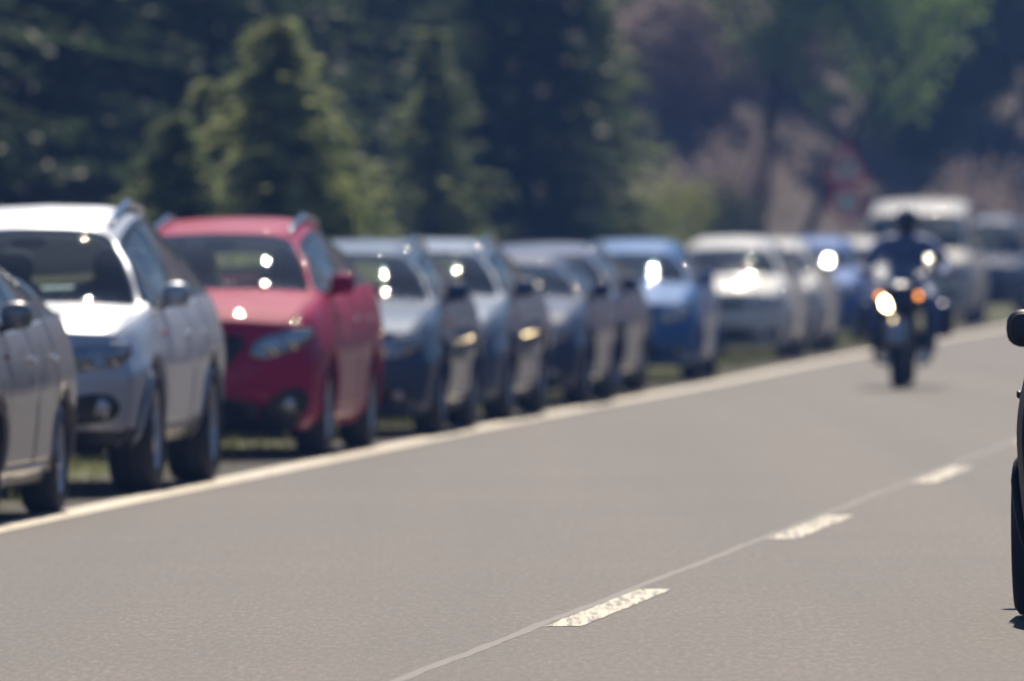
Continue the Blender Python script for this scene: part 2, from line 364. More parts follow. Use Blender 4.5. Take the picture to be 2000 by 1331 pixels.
def seat_mesh():
    mb = MB()
    mb.ell((0, 0.0, 0.36), (0.25, 0.27, 0.09), p=0.6); mb.ell((0, 0.30, 0.66), (0.235, 0.085, 0.36), p=0.65); mb.ell((0, 0.38, 1.07), (0.13, 0.05, 0.10), p=0.7)
    for s_ in (-1, 1): mb.tube([(s_*0.06, 0.36, 0.95), (s_*0.06, 0.37, 1.02)], 0.008, 6)
    me_ = mb.mesh('seat'); me_.materials.append(SEATM); me_.polygons.foreach_set('use_smooth', [True]*len(me_.polygons)); return me_
SEAT = seat_mesh()
def wheel_steer():
    mb = MB(); n = 28
    pts = [(0.19*math.cos(2*PI*k/n), 0, 0.19*math.sin(2*PI*k/n)) for k in range(n+1)]; mb.tube(pts, 0.014, 6, cap=False)
    mb.ell((0, 0, 0), (0.07, 0.025, 0.05)); mb.tube([(-0.18, 0, 0), (0.18, 0, 0)], 0.014, 6); mb.tube([(0, 0, 0), (0, 0, -0.18)], 0.014, 6)
    me_ = mb.mesh('steering_wheel'); me_.materials.append(INTER); return me_
STEER = wheel_steer()

def chaikin(P, n=2):
    P = np.asarray(P, float)
    for _ in range(n):
        Q = np.roll(P, -1, 0); P = np.stack([0.75*P+0.25*Q, 0.25*P+0.75*Q], 1).reshape(-1, 2)
    return P

def sub_mesh(name, V, F, parent, mats, fm=None, thick=0.0, pull=0.0):
    F = np.asarray(F); used, inv = np.unique(F.ravel(), return_inverse=True)
    VV = V[used].copy(); FF = inv.reshape(F.shape)
    if pull:
        ed = {}
        for f in FF:
            for a_, b_ in zip(f, np.roll(f, -1)):
                k = (min(a_, b_), max(a_, b_)); ed[k] = ed.get(k, 0)+1
        bd = sorted({i for k, c in ed.items() if c == 1 for i in k}); c = VV.mean(0)
        d = c-VV[bd]; VV[bd] += d/np.linalg.norm(d, axis=1)[:, None]*pull
    me_ = bpy.data.meshes.new(name); me_.from_pydata(VV.tolist(), [], FF.tolist())
    o = link(name, me_, parent, mats)
    if fm is not None: me_.polygons.foreach_set('material_index', list(fm))
    bm = bmesh.new(); bm.from_mesh(me_); bmesh.ops.remove_doubles(bm, verts=bm.verts, dist=1e-5)
    bm.to_mesh(me_); bm.free()
    if thick:
        sm = o.modifiers.new('s', 'SOLIDIFY'); sm.thickness = thick; sm.offset = -1
    return o

def car(name, P, loc, rz, PAINT, label, cat='car', group=None):
    """front faces local -y; root at ground level in the middle of the car"""
    root = empty(name, loc, rz); tag(root, label, cat, group)
    L, W, H, gc, R = P['L'], P['W']/2, P['H'], P['gc'], P['R']
    fw, wb = P.get('fo', 0.86), P['wb']; YO = -L/2
    yc, yr, yre, ybg = P['yc'], P['yr'], P['yre'], P['ybg']
    zn, zc, zbf, zbr = P['zn'], P['zc'], P['zbf'], P['zbr']
    rw = P.get('rw', 0.70); deck = P.get('deck')
    D0 = P.get('nose', 0.26); DR = 0.16
    S = []
    def low(w_, zb):
        return [(0.87*w_, gc+0.01), (0.955*w_, gc+0.13), (1.0*w_, gc+0.13+0.52*(zb-gc-0.13)), (0.962*w_, zb-0.14), (0.895*w_, zb)]
    def hoodsec(y_, w_, zh, dep, crown=0.05):
        sec = low(w_, zh-0.02) + [(0.83*w_, zh+0.008), (0.70*w_, zh+0.012), (0.36*w_, zh+crown*0.8), (0, zh+crown)]
        S.append((y_, dep, sec))
    def cab(y_, w_, zb, dep, top, rwk=rw):
        x6, z6 = rwk*w_, top-0.085
        sec = low(w_, zb) + [(0.895*w_+(x6-0.895*w_)*0.42, zb+(z6-zb)*0.5), (x6, z6), (x6*0.62, top-0.012), (0, top)]
        S.append((y_, dep, sec))
    dt = P.get('dtop', 0.15)
    hoodsec(D0, 0.92*W, zn, dt, 0.04)
    hoodsec(D0+0.28*(yc-D0), 0.985*W, zn+0.50*(zc-zn), dt, 0.05)
    hoodsec(D0+0.62*(yc-D0), 1.0*W, zn+0.80*(zc-zn), 0.18, 0.05)
    S.append((yc, 0.23, low(W, zbf) + [(0.86*W, zbf+0.02), (0.82*W, zc+0.03), (0.44*W, zc+0.055), (0, zc+0.06)]))
    cab_r = []
    S.append(None); cab(yr, W, zbf+0.01, 0.12, H-P.get('hdr', 0.10)); cab((yr+yre)/2, W, (zbf+zbr)/2+0.01, 0.0, H, rw*0.98); cab(yre, 0.99*W, zbr, -0.05, H-0.05, rw*0.93)
    S.append(None)
    wr = 0.97*W
    S.append((ybg, -0.12, low(wr, zbr) + [(0.86*wr, zbr+0.02), (0.80*wr, zbr+0.03), (0.42*wr, zbr+0.04), (0, zbr+0.045)]))
    zd = zbr if not deck else deck
    S.append((L-DR-0.02, -0.12, low(0.93*W, zd-0.01) + [(0.86*W, zd+0.005), (0.72*W, zd+0.01), (0.36*W, zd+0.015), (0, zd+0.018)]))
    def mid(a_, b_, bul):
        q = [((x0+x1)/2+(bul*0.3 if 4 < j < 7 else 0), (z0+z1)/2+(bul if j > 5 else 0)) for j, ((x0, z0), (x1, z1)) in enumerate(zip(a_[2], b_[2]))]
        return ((a_[0]+b_[0])/2, (a_[1]+b_[1])/2, q)
    S[4] = mid(S[3], S[5], 0.032); S[8] = mid(S[7], S[9], 0.03)
    K = np.zeros((11, 9, 3))
    for i, (y_, dep, sec) in enumerate(S):
        x4 = sec[4][0]
        for j, (x_, z_) in enumerate(sec): K[i, j] = (x_, y_-dep*(1-min(1, x_/x4)**2.6), z_)
    # fine grid
    tj = np.concatenate([np.arange(0, 4, 0.16), np.arange(4, 8.001, 0.2)])
    ti = [0.0]
    for i in range(10):
        n = max(3, int(math.ceil((K[i+1, 0, 1]-K[i, 0, 1])/0.05))); n = max(n, 10 if i in (3, 4, 7, 8) else 3)
        ti += list(i+np.arange(1, n+1)/n)
    ti = np.array(ti)
    G1 = np.stack([pchip(K[:, j], ti) for j in range(9)], 1)
    G = np.stack([pchip(G1[i], tj) for i in range(len(ti))], 0)          # ni x nj x 3 (right half)
    Lf = G[:, :-1][:, ::-1].copy(); 
    full = np.concatenate([G, Lf*np.array([-1, 1, 1])], 1)
    tfull = np.concatenate([tj, tj[:-1][::-1]]); nI, nJ = full.shape[:2]
    V = full.reshape(-1, 3).copy(); V[:, 1] += YO
    id_ = np.arange(nI*nJ).reshape(nI, nJ)
    F = np.stack([id_[:-1, :-1], id_[1:, :-1], id_[1:, 1:], id_[:-1, 1:]], -1)
    sI = ((ti[:-1]+ti[1:])/2)[:, None]*np.ones(nJ-1); tJ = np.ones(nI-1)[:, None]*((tfull[:-1]+tfull[1:])/2)
    side = np.ones(nI-1)[:, None]*np.where(np.arange(nJ-1) < len(tj)-1, 1, -1)
    cen = V[F].mean(2)                                                   # cell centres
    yy = cen[..., 1]-YO; zz = cen[..., 2]
    region = np.zeros(sI.shape, int)                                     # 0 body
    arch = np.zeros(sI.shape, bool); Ra = R+0.055
    for wy in (fw, fw+wb):
        arch |= (np.hypot(yy-wy, zz-R) < Ra) & (tJ < 4)
    # snap the cut to a clean circle
    for wy in (fw, fw+wb):
        keepv = np.zeros(len(V), bool); inv = np.zeros(len(V), bool)
        inn = (np.hypot(yy-wy, zz-R) < Ra) & (tJ < 4)
        inv[F[inn].ravel()] = True; keepv[F[~arch].ravel()] = True
        bd = np.where(inv & keepv & (V[:, 2] > gc+0.015))[0]
        dv = np.stack([V[bd, 1]-YO-wy, V[bd, 2]-R], 1); rr = np.linalg.norm(dv, axis=1); rr[rr == 0] = 1
        V[bd, 1] = YO+wy+dv[:, 0]/rr*Ra; V[bd, 2] = R+dv[:, 1]/rr*Ra
    ws = (sI > 3.03) & (sI < 4.9) & (tJ > 6.22); region[ws] = 1
    rg = (sI > 7.12) & (sI < 8.9) & (tJ > 6.3); region[rg] = 2
    splits = P['splits']                                                 # y positions of pillars
    sw = (tJ > 4.18) & (tJ < 5.8) & (sI > 3.35) & (sI < (8.4 if not deck else 7.75))
    trim = (tJ > 4.0) & (tJ < 6.0) & (sI > 3.2) & (sI < (8.6 if not deck else 7.9))
    npan = len(splits)+1
    bnd = [-9]+splits+[99]
    for k in range(npan):
        region[sw & (yy > bnd[k]+0.045) & (yy < bnd[k+1]-0.045)] = 10+k
    hd_ = (sI > 0.03) & (sI < 2.92) & (tJ > 5.0); region[hd_] = 3
    dsp = P['doors']
    for k in range(len(dsp)-1):
        region[(yy > dsp[k]) & (yy < dsp[k+1]) & (tJ > 1.0) & (tJ < 4.0) & ~arch & (region == 0)] = 30+k
    region[arch] = -1
    fl = lambda m_: F[m_]
    body_m = region == 0
    fm = np.where(trim[body_m], 1, 0)
    if P.get('sillblack'): fm = np.where((tJ[body_m] < 1.0), 1, fm)
    o = sub_mesh('body', V, fl(body_m), root, [PAINT, TRIM], fm, 0.025); body = o
    sub_mesh('windshield', V, fl(region == 1), root, [GLASS])
    sub_mesh('rear_window', V, fl(region == 2), root, [GLASS])
    sub_mesh('hood', V, fl(region == 3), root, [PAINT], None, 0.02, 0.004)
    for k in range(npan):
        for s_ in (1, -1):
            m_ = (region == 10+k) & (side == s_)
            if m_.sum() > 6: sub_mesh('side_window', V, fl(m_), root, [GLASS])
    doors = []
    for k in range(len(dsp)-1):
        for s_ in (1, -1):
            m_ = (region == 30+k) & (side == s_)
            if m_.sum() < 8: continue
            d_ = sub_mesh('door', V, fl(m_), root, [PAINT], None, 0.02, 0.005)
            hy = dsp[k+1]-0.16; c_ = cen[m_]; i_ = np.argmin(np.abs(c_[:, 1]-YO-hy)+2*np.abs(c_[:, 2]-(zbf-0.15)))
            mb = MB(); q = c_[i_]; mb.ell((q[0]+s_*0.018, q[1], q[2]), (0.014, 0.095, 0.017), 10, 8, p=0.7); mb.build('door_handle', P.get('mgm') or CHROME, d_)
    # fascias
    def section0(i):
        t = np.linspace(0, 4, 60); return pchip(K[i], t)
    def top_curve(i):
        t = np.linspace(4, 8, 60); q = pchip(K[i], t); return q[::-1]       # centre -> edge
    sF, tF = section0(0), top_curve(0); sR, tR = section0(10), top_curve(10)
    depF = P.get('depF', [0.10, 0.19, 0.245, 0.235, 0.20, dt]); depR = [0.06, 0.13, 0.16, 0.15, 0.13, 0.12]
    def fas(x_, z_, fr=True):
        s0, tp, dp = (sF, tF, depF) if fr else (sR, tR, depR)
        ax = abs(x_)
        zt = np.interp(ax, tp[:, 0], tp[:, 2]); v = min(1, max(0, (z_-s0[0, 2])/(zt-s0[0, 2])))
        zs = s0[0, 2]+v*(s0[-1, 2]-s0[0, 2]); xh = np.interp(zs, s0[:, 2], s0[:, 0])
        u = min(1, ax/xh); d_ = float(pchip(dp, [v*(len(dp)-1)])[0])*(1-u**2.6)
        return (D0-d_ if fr else L-DR-0.02+d_)+YO
    for fr in (True, False):
        s0, tp, dp = (sF, tF, depF) if fr else (sR, tR, depR)
        nv, nu = 26, 48; vv = np.linspace(0, 1, nv); uu = np.linspace(-1, 1, nu); A = np.zeros((nv, nu, 3))
        dv_ = pchip(dp, vv*(len(dp)-1))
        for a_, v in enumerate(vv):
            zs = s0[0, 2]+v*(s0[-1, 2]-s0[0, 2]); xh = np.interp(zs, s0[:, 2], s0[:, 0])
            for b_, u in enumerate(uu):
                x_ = u*xh; zt = np.interp(abs(x_), tp[:, 0], tp[:, 2])
                z_ = s0[0, 2]+v*(zt-s0[0, 2])
                A[a_, b_] = (x_, (D0-dv_[a_]*(1-abs(u)**2.6) if fr else L-DR-0.02+dv_[a_]*(1-abs(u)**2.6))+YO, z_)
        gi = np.arange(nv*nu).reshape(nv, nu)
        FF = np.stack([gi[:-1, :-1], gi[:-1, 1:], gi[1:, 1:], gi[1:, :-1]], -1)
        if not fr: FF = FF[..., ::-1]
        fmm = np.zeros((nv-1, nu-1), int)
        if P.get('lipblack'): fmm[:int(P['lipblack']*nv)] = 1
        sub_mesh('front_bumper' if fr else 'rear_bumper', A.reshape(-1, 3), FF.reshape(-1, 4), root, [PAINT, BLACK], fmm.ravel(), 0.02)
    def patch(nm, poly, m_, off=0.006, par=None, fr=True, mir=False, smooth=2, dome=0.0, thick=0.03):
        poly = chaikin(poly, smooth) if smooth else np.asarray(poly, float)
        if mir: poly = poly*np.array([-1, 1])
        c = poly.mean(0); sg = -1 if fr else 1; mb = MB(); n = len(poly); rings = []
        for sc, o_ in ((1.0, off-thick), (1.0, off), (0.8, off+dome*0.5), (0.55, off+dome*0.8), (0.3, off+dome)):
            q = c+(poly-c)*sc; rings += [(p_[0], fas(p_[0], p_[1], fr)+sg*o_, p_[1]) for p_ in q]
        rings.append((c[0], fas(c[0], c[1], fr)+sg*(off+dome), c[1]))
        f = [(r_*n+k, r_*n+(k+1) % n, (r_+1)*n+(k+1) % n, (r_+1)*n+k) for r_ in range(4) for k in range(n)]
        f += [(4*n+k, 4*n+(k+1) % n, 5*n) for k in range(n)]
        mb.add(rings, f); return mb.build(nm, m_, par or root)
    def disc(nm, x_, z_, r_, m_, par, fr=True, off=0.012, dome=0.02):
        mb = MB(); y_ = fas(x_, z_, fr); sg = -1 if fr else 1
        mb.lathe([(r_, -sg*0.02*0-0*sg), (r_, sg*off), (r_*0.86, sg*(off+0.004)), (r_*0.6, sg*(off+dome*0.7)), (0.001, sg*(off+dome))], 20, 'Y', (x_, y_, z_))
        return mb.build(nm, m_, par)
    for pt in P['front']:
        kind = pt[0]
        if kind == 'headlight':
            for mir in (False, True):
                hl = patch('headlight', pt[1], LAMPIN, 0.012, None, True, mir, 2, 0.006)
                for (x_, z_, r_) in pt[2]:
                    disc('reflector', -x_ if mir else x_, z_, r_, CHROME if r_ < 0.06 else LAMPIN, hl, True, 0.02)
                    disc('lens', -x_ if mir else x_, z_, r_*0.62, LENS, hl, True, 0.035, 0.012)
        elif kind == 'grille':
            g = patch('grille', pt[1], TRIM, 0.014, None, True, False, pt[3] if len(pt) > 3 else 1)
            zs = [q[1] for q in pt[1]]; xm = max(q[0] for q in pt[1])
            for k in range(pt[2]):
                z_ = min(zs)+(max(zs)-min(zs))*(k+0.5)/pt[2]; mb = MB()
                xw = 0.88*np.interp(z_, sorted({pt[1][2][1], pt[1][1][1]}), [pt[1][2][0], pt[1][1][0]])
                mb.tube([(x_, fas(x_, z_)-0.02, z_) for x_ in np.linspace(-xw, xw, 15)], 0.008, 6); mb.build('slat', P.get('slatm', BLACK), g)
        elif kind == 'intake':
            patch('air_intake', pt[1], BLACK, 0.014, None, True, False, 1)
        elif kind == 'fog':
            for mir in (False, True):
                f_ = patch('fog_light_recess', pt[1], BLACK, 0.014, None, True, mir, 1)
                for (x_, z_, r_) in pt[2]:
                    disc('fog_light', -x_ if mir else x_, z_, r_, LAMPIN, f_, True, 0.018, 0.01)
        elif kind == 'plate':
            z_ = pt[1]; mb = MB(); y_ = fas(0, z_)
            mb.box(-0.26, 0.26, y_-0.022, y_+0.02, z_-0.055, z_+0.055); mb.build('licence_plate', PLATE, root, False, 0.008)
    for mir in (False, True):
        xh = 0.93*W
        patch('tail_light', [(xh*0.62, zd-0.20), (xh*0.97, zd-0.22), (xh*0.97, zd-0.04), (xh*0.66, zd-0.03)], REDLENS, 0.006, None, False, mir, 2, 0.01)
    mb = MB(); y_ = fas(0, gc+0.38, False); mb.box(-0.26, 0.26, y_-0.02, y_+0.02, gc+0.33, gc+0.44); mb.build('licence_plate', PLATE, root, False, 0.008)
    # underbody, wheel wells
    mb = MB(); mb.box(-(W-0.27), W-0.27, YO+0.28, YO+L-0.28, gc+0.0, zn-0.12)
    mb.box(-0.86*W, 0.86*W, YO+fw+Ra+0.03, YO+fw+wb-Ra-0.03, gc+0.02, gc+0.12)
    mb.build('chassis', CHASSIS, root, False)
    for wy in (fw, fw+wb):
        for s_ in (1, -1):
            mb = MB(); n = 18
            for (r0, x0, x1) in ((Ra+0.004, W-0.28, 0.965*W),):
                vs_ = [(s_*x_, YO+wy+r0*math.cos(PI*k/n), max(gc, R+r0*math.sin(PI*k/n))) for k in range(n+1) for x_ in (x0, x1)]
                mb.add(vs_, [(2*k, 2*k+1, 2*k+3, 2*k+2) for k in range(n)])
            mb.build('wheel_well', CHASSIS, root)
            mb = MB(); q = []
            for k in range(25):
                an = -0.35+(PI+0.7)*k/24; z_ = R+(Ra+0.005)*math.sin(an)
                if z_ < gc+0.03: continue
                zs = min(z_, zbf-0.1); xw = np.interp(zs, sF[:, 2], sF[:, 0])/0.92
                q.append((s_*(min(xw, W)-0.008), YO+wy+(Ra+0.005)*math.cos(an), z_))
            mb.tube(q, P.get('archr', 0.016), 6); mb.build('wheel_arch', P.get('archm') or PAINT, root)
            T, Rm, Hb = WHEELS[P.get('rim', 0)]
            wh = bpy.data.objects.new('wheel', Hb); C.objects.link(wh); wh.parent = root
            sc = R/0.33; wh.location = (s_*(W-0.135+P.get('wo', 0.0)), YO+wy, R); wh.scale = (sc*P.get('tw', 1.0), sc, sc); wh.rotation_euler = (random.uniform(0, 2), 0, 0 if s_ > 0 else PI)
            for nm, me_ in (('tyre', T), ('rim', Rm)):
                o_ = bpy.data.objects.new(nm, me_); C.objects.link(o_); o_.parent = wh
    # door mirrors
    my = yc+P.get('mir', 0.42); zm = zbf+0.05
    for s_ in (1, -1):
        mb = MB(); mb.ell((s_*(W+P.get('mo', -0.01)), YO+my, zm+0.03), (0.085, 0.075, 0.075), 16, 10, p=0.75)
        mb.tube([(s_*(W*0.86), YO+my+0.03, zm-0.035), (s_*(W-0.03), YO+my+0.01, zm-0.02)], [0.03, 0.025], 8)
        mi_ = mb.build('mirror', P.get('mirm') or PAINT, root)
        mb = MB(); mb.ell((s_*(W+P.get('mo', -0.01)), YO+my+0.066, zm+0.03), (0.07, 0.014, 0.06), 14, 8, p=0.75); mb.build('mirror_glass', P.get('mgm') or CHROME, mi_)
        mb = MB(); i_ = np.argmin(np.abs(V[:, 1]-YO-(fw+0.52))+np.abs(V[:, 2]-(zbf-0.14))*2+(V[:, 0]*s_ < 0)*9); q = V[i_]
        mb.ell((q[0]+s_*0.006, q[1], q[2]), (0.012, 0.03, 0.015), 10, 6); mb.build('side_repeater', AMBER, root)
    if P.get('rails'):
        for s_ in (1, -1):
            mb = MB(); y0, y1 = yr+0.02, yre-0.05; pts = []
            for k in range(17):
                t = k/16; y_ = y0+(y1-y0)*t
                zz_ = np.interp(y_, [yr, (yr+yre)/2, yre], [H-P.get('hdr', 0.10), H, H-0.05])-0.055
                lift = P['rails']*min(1, math.sin(PI*min(1, max(0, t)))*4)**0.7
                pts.append((s_*rw*W*0.86, YO+y_, zz_+lift))
            mb.tube(pts, 0.02, 8); 
            mb.tube([(s_*rw*W*0.86, YO+(y0+y1)/2, H-0.07), (s_*rw*W*0.86, YO+(y0+y1)/2, H-0.055+P['rails'])], 0.02, 6)
            mb.build('roof_rail', P.get('railm') or SATIN, root)
    for k in (0, 1):   # wipers
        mb = MB(); x0 = -0.1+0.5*k
        a0 = Vector((x0, YO+yc-0.13, zc+0.075)); mb.tube([a0, a0+Vector((-0.55, 0.05, 0.035))], 0.009, 5); mb.build('wiper', BLACK, root)
    # cabin
    mb = MB(); mb.ell((0, YO+yc+0.33, zbf-0.05), (0.80*W, 0.36, 0.10), 20, 10, p=0.6); mb.ell((0.36, YO+yc+0.48, zbf+0.05), (0.2, 0.14, 0.06), 14, 8, p=0.8); mb.build('dashboard', P.get('dashm') or INTER, root)
    sy = yc+1.28; sz = max(0, zbf-0.95)
    for (x_, y_) in ((0.37, sy), (-0.37, sy), (0.36, sy+0.88), (-0.36, sy+0.88)):
        o_ = bpy.data.objects.new('seat', SEAT); C.objects.link(o_); o_.parent = root; o_.location = (x_, YO+y_, 0.05+sz+gc*0.3)
    st_ = bpy.data.objects.new('steering_wheel', STEER); C.objects.link(st_); st_.parent = root
    st_.location = (0.37, YO+yc+0.72, zbf-0.02); st_.rotation_euler = (math.radians(-24), 0, 0)
    mb = MB(); mb.ell((0, YO+yr-0.02, H-P.get('hdr', 0.10)-0.09), (0.11, 0.02, 0.032), 12, 8, p=0.8); mb.build('rear_view_mirror', BLACK, root)
    return root

# front-end designs, in metres across and up
def front_suv(zn, W):
    return [('headlight', [(0.44, zn-0.21), (0.80, zn-0.17), (0.85, zn-0.05), (0.72, zn-0.045), (0.44, zn-0.06)], [(0.56, zn-0.135, 0.066), (0.72, zn-0.115, 0.07)]),
            ('grille', [(-0.42, zn-0.02), (0.42, zn-0.02), (0.36, zn-0.17), (-0.36, zn-0.17)], 3),
            ('intake', [(-0.45, 0.60), (0.45, 0.60), (0.40, 0.42), (-0.40, 0.42)]),
            ('fog', [(0.44, 0.55), (0.70, 0.58), (0.78, 0.50), (0.72, 0.41), (0.44, 0.39)], [(0.66, 0.49, 0.06)]),
            ('plate', 0.52)]
def front_mpv(zn, W):
    return [('headlight', [(0.42, zn-0.23), (0.72, zn-0.16), (0.85, zn-0.06), (0.81, zn+0.0), (0.62, zn-0.03), (0.44, zn-0.09)], [(0.56, zn-0.13, 0.058), (0.69, zn-0.095, 0.058)]),
            ('grille', [(-0.46, zn-0.03), (0.46, zn-0.03), (0.26, zn-0.30), (-0.26, zn-0.30)], 5),
            ('intake', [(-0.52, 0.40), (0.52, 0.40), (0.42, 0.20), (-0.42, 0.20)]),
            ('fog', [(0.42, 0.24), (0.62, 0.45), (0.80, 0.46), (0.78, 0.25)], [(0.66, 0.35, 0.055)]),
            ('plate', 0.45)]
def front_wagon(zn, W):
    return [('headlight', [(0.40, zn-0.16), (0.70, zn-0.15), (0.80, zn-0.05), (0.78, zn+0.01), (0.42, zn-0.03)], [(0.50, zn-0.09, 0.055), (0.66, zn-0.075, 0.06)]),
            ('grille', [(-0.36, zn-0.0), (0.36, zn-0.0), (0.28, zn-0.36), (-0.28, zn-0.36)], 7),
            ('fog', [(0.42, 0.36), (0.74, 0.36), (0.72, 0.25), (0.44, 0.23)], [(0.60, 0.30, 0.045)]),
            ('intake', [(-0.36, 0.30), (0.36, 0.30), (0.34, 0.21), (-0.34, 0.21)]),
            ('plate', 0.44)]
def front_hatch(zn, W):
    return [('headlight', [(0.40, zn-0.15), (0.66, zn-0.14), (0.79, zn-0.03), (0.76, zn+0.015), (0.42, zn-0.035)], [(0.51, zn-0.09, 0.052), (0.64, zn-0.07, 0.055)]),
            ('grille', [(-0.38, zn-0.04), (0.38, zn-0.04), (0.34, zn-0.15), (-0.34, zn-0.15)], 2),
            ('intake', [(-0.50, 0.40), (0.50, 0.40), (0.44, 0.23), (-0.44, 0.23)]),
            ('fog', [(0.54, 0.38), (0.74, 0.38), (0.72, 0.27), (0.56, 0.25)], [(0.64, 0.32, 0.045)]),
            ('plate', 0.48)]

def spec(kind, **kw):
    if kind == 'suv':
        P = dict(L=4.43, W=1.81, H=1.655, gc=0.25, R=0.36, wb=2.60, fo=0.87, yc=1.34, yr=2.02, yre=3.72, ybg=4.17, zn=0.90, zc=1.03, zbf=1.04, zbr=1.11, hdr=0.13,
                 splits=[2.55, 3.42], doors=[1.42, 2.55, 3.3], rails=0.065, tw=1.1, rw=0.64, rim=0, lipblack=0.18, sillblack=True, dtop=0.16)
        P['front'] = front_suv(P['zn'], P['W'])
    elif kind == 'mpv':
        P = dict(L=4.46, W=1.77, H=1.585, gc=0.17, R=0.325, wb=2.58, fo=0.90, yc=1.16, yr=2.02, yre=3.75, ybg=4.2, zn=0.86, zc=1.05, zbf=1.05, zbr=1.12,
                 splits=[2.52, 3.4], doors=[1.36, 2.52, 3.3], rails=0.06, rw=0.62, rim=0, lipblack=0.12, dtop=0.18)
        P['front'] = front_mpv(P['zn'], P['W'])
    elif kind == 'wagon':
        P = dict(L=4.68, W=1.81, H=1.44, gc=0.15, R=0.325, wb=2.75, fo=0.92, yc=1.55, yr=2.32, yre=4.05, ybg=4.42, zn=0.73, zc=0.94, zbf=0.95, zbr=1.0,
                 splits=[2.72, 3.62], doors=[1.6, 2.72, 3.55], rails=0.055, rw=0.62, rim=1, dtop=0.16)
        P['front'] = front_wagon(P['zn'], P['W'])
    elif kind == 'sedan':
        P = dict(L=4.55, W=1.79, H=1.36, gc=0.15, R=0.32, wb=2.70, fo=0.88, yc=1.52, yr=2.3, yre=3.25, ybg=3.85, zn=0.70, zc=0.90, zbf=0.91, zbr=0.95, deck=0.93,
                 splits=[2.70], doors=[1.55, 2.70, 3.5], rw=0.62, rim=1, dtop=0.17)
        P['front'] = front_wagon(P['zn'], P['W'])
    elif kind == 'van':
        P = dict(L=4.89, W=1.96, H=1.95, gc=0.19, R=0.335, wb=3.0, fo=0.93, yc=0.95, yr=1.62, yre=4.35, ybg=4.63, zn=0.95, zc=1.16, zbf=1.14, zbr=1.18,
                 splits=[2.25, 3.4], doors=[1.1, 2.2, 3.3], rw=0.80, hdr=0.22, rim=0, dtop=0.2, mir=0.3)
        P['front'] = front_suv(P['zn'], P['W'])
    else:
        P = dict(L=4.05, W=1.70, H=1.47, gc=0.16, R=0.305, wb=2.48, fo=0.83, yc=1.16, yr=1.92, yre=3.35, ybg=3.8, zn=0.77, zc=0.98, zbf=0.98, zbr=1.04,
                 splits=[2.3, 3.15], doors=[1.28, 2.3, 3.1], rw=0.63, hdr=0.13, rim=0, dtop=0.17)
        P['front'] = front_hatch(P['zn'], P['W'])
    P.update(kw); return P

SILVER = paint('silver_paint', (0.50, 0.54, 0.62), 0.45, 0.42)
GREY = paint('warm_grey_paint', (0.28, 0.28, 0.30), 0.5, 0.38)
RED = paint('red_paint', (0.42, 0.002, 0.075), 0.0, 0.6, 0.25, 0.35)
SLATE = paint('slate_blue_paint', (0.035, 0.07, 0.14), 0.2, 0.55)
SILV2 = paint('pale_silver_paint', (0.10, 0.14, 0.22), 0.25, 0.55)
NAVY = paint('navy_paint', (0.020, 0.042, 0.11), 0.1, 0.55)
NAVY2 = paint('deep_blue_paint', (0.025, 0.05, 0.13), 0.15, 0.55)
BLUE = paint('bright_blue_paint', (0.02, 0.13, 0.38), 0.1, 0.55)
BLUE2 = paint('mid_blue_paint', (0.04, 0.13, 0.42), 0.1, 0.55)
WHITE = paint('white_paint', (0.76, 0.76, 0.74), 0.0, 0.45)
WHITE2 = paint('cream_paint', (0.66, 0.65, 0.62), 0.0, 0.45)
INK = plain('black_paint', (0.008, 0.009, 0.012), 0.45, 0.0, 0.25)
GRP = 'cars parked on the verge'

def park(name, P, Yfw, Xside, PAINT, label, cat='car', dyaw=0.0, grp=GRP):
    """Yfw, Xside: where the roadside front tyre meets the ground (outer side)"""
    h_ = edge_heading(Yfw)+dyaw                      # car axis leans this much to the right going away
    rz = -h_
    lx, ly = P['W']/2-0.02, -P['L']/2+P['fo']
    X = Xside-(lx*math.cos(rz)-ly*math.sin(rz)); Y = Yfw-(lx*math.sin(rz)+ly*math.cos(rz))
    return car(name, P, (X, Y, float(zg(Yfw))), rz, PAINT, label, cat, grp)

park('hatchback', spec('hatch', H=1.44, L=4.25, wb=2.58, rim=1, yre=3.3, ybg=3.95), 57.05, -2.62, GREY, 'grey hatchback cut off by the left picture edge, in front of the silver SUV', dyaw=0.02)
park('suv', spec('suv', rw=0.60), 64.4, -2.04, SILVER, 'silver SUV with roof rails and round twin headlamps, left of the red car', 'suv', 0.021)
park('minivan', spec('mpv', rw=0.61), 74.4, -1.20, RED, 'red family car with roof rails, the only red car in the row', 'car', 0.02)
park('estate_car', spec('wagon', H=1.43, W=1.80), 81.6, -0.49, SLATE, 'slate blue estate car with roof rails right behind the red car', 'estate car')
park('estate_car', spec('wagon', H=1.435), 88.0, 0.0, SILV2, 'pale silver estate car with bright roof rail, between slate blue and navy cars', 'estate car', 0.015)
park('sedan', spec('sedan', H=1.33), 96.5, 0.67, NAVY, 'low navy sedan without roof rails beside the pale silver estate', 'sedan', 0.01)
park('estate_car', spec('wagon', H=1.42), 102.5, 0.99, NAVY2, 'dark blue estate car with roof rail, left of the bright blue hatchback', 'estate car', 0.01)
park('hatchback', spec('hatch', H=1.47), 115.9, 1.95, BLUE, 'bright blue hatchback between dark blue estate and white hatchback')
park('hatchback', spec('hatch', H=1.49), 135.0, 3.36, WHITE, 'bright white hatchback with black intake, right of the bright blue one')
park('hatchback', spec('hatch', H=1.46), 142.0, 3.95, WHITE2, 'cream white hatchback half hidden behind the bright white one')
park('hatchback', spec('hatch', H=1.46), 155.5, 4.90, BLUE2, 'mid blue hatchback left of the motorcycle')
park('hatchback', spec('hatch', H=1.44), 166.5, 5.75, WHITE2, 'white car behind the motorcycle, in front of the tall van')
park('van', spec('van', H=2.03), 180.0, 7.42, WHITE2, 'tall cream white passenger van behind the motorcyclist', 'van')
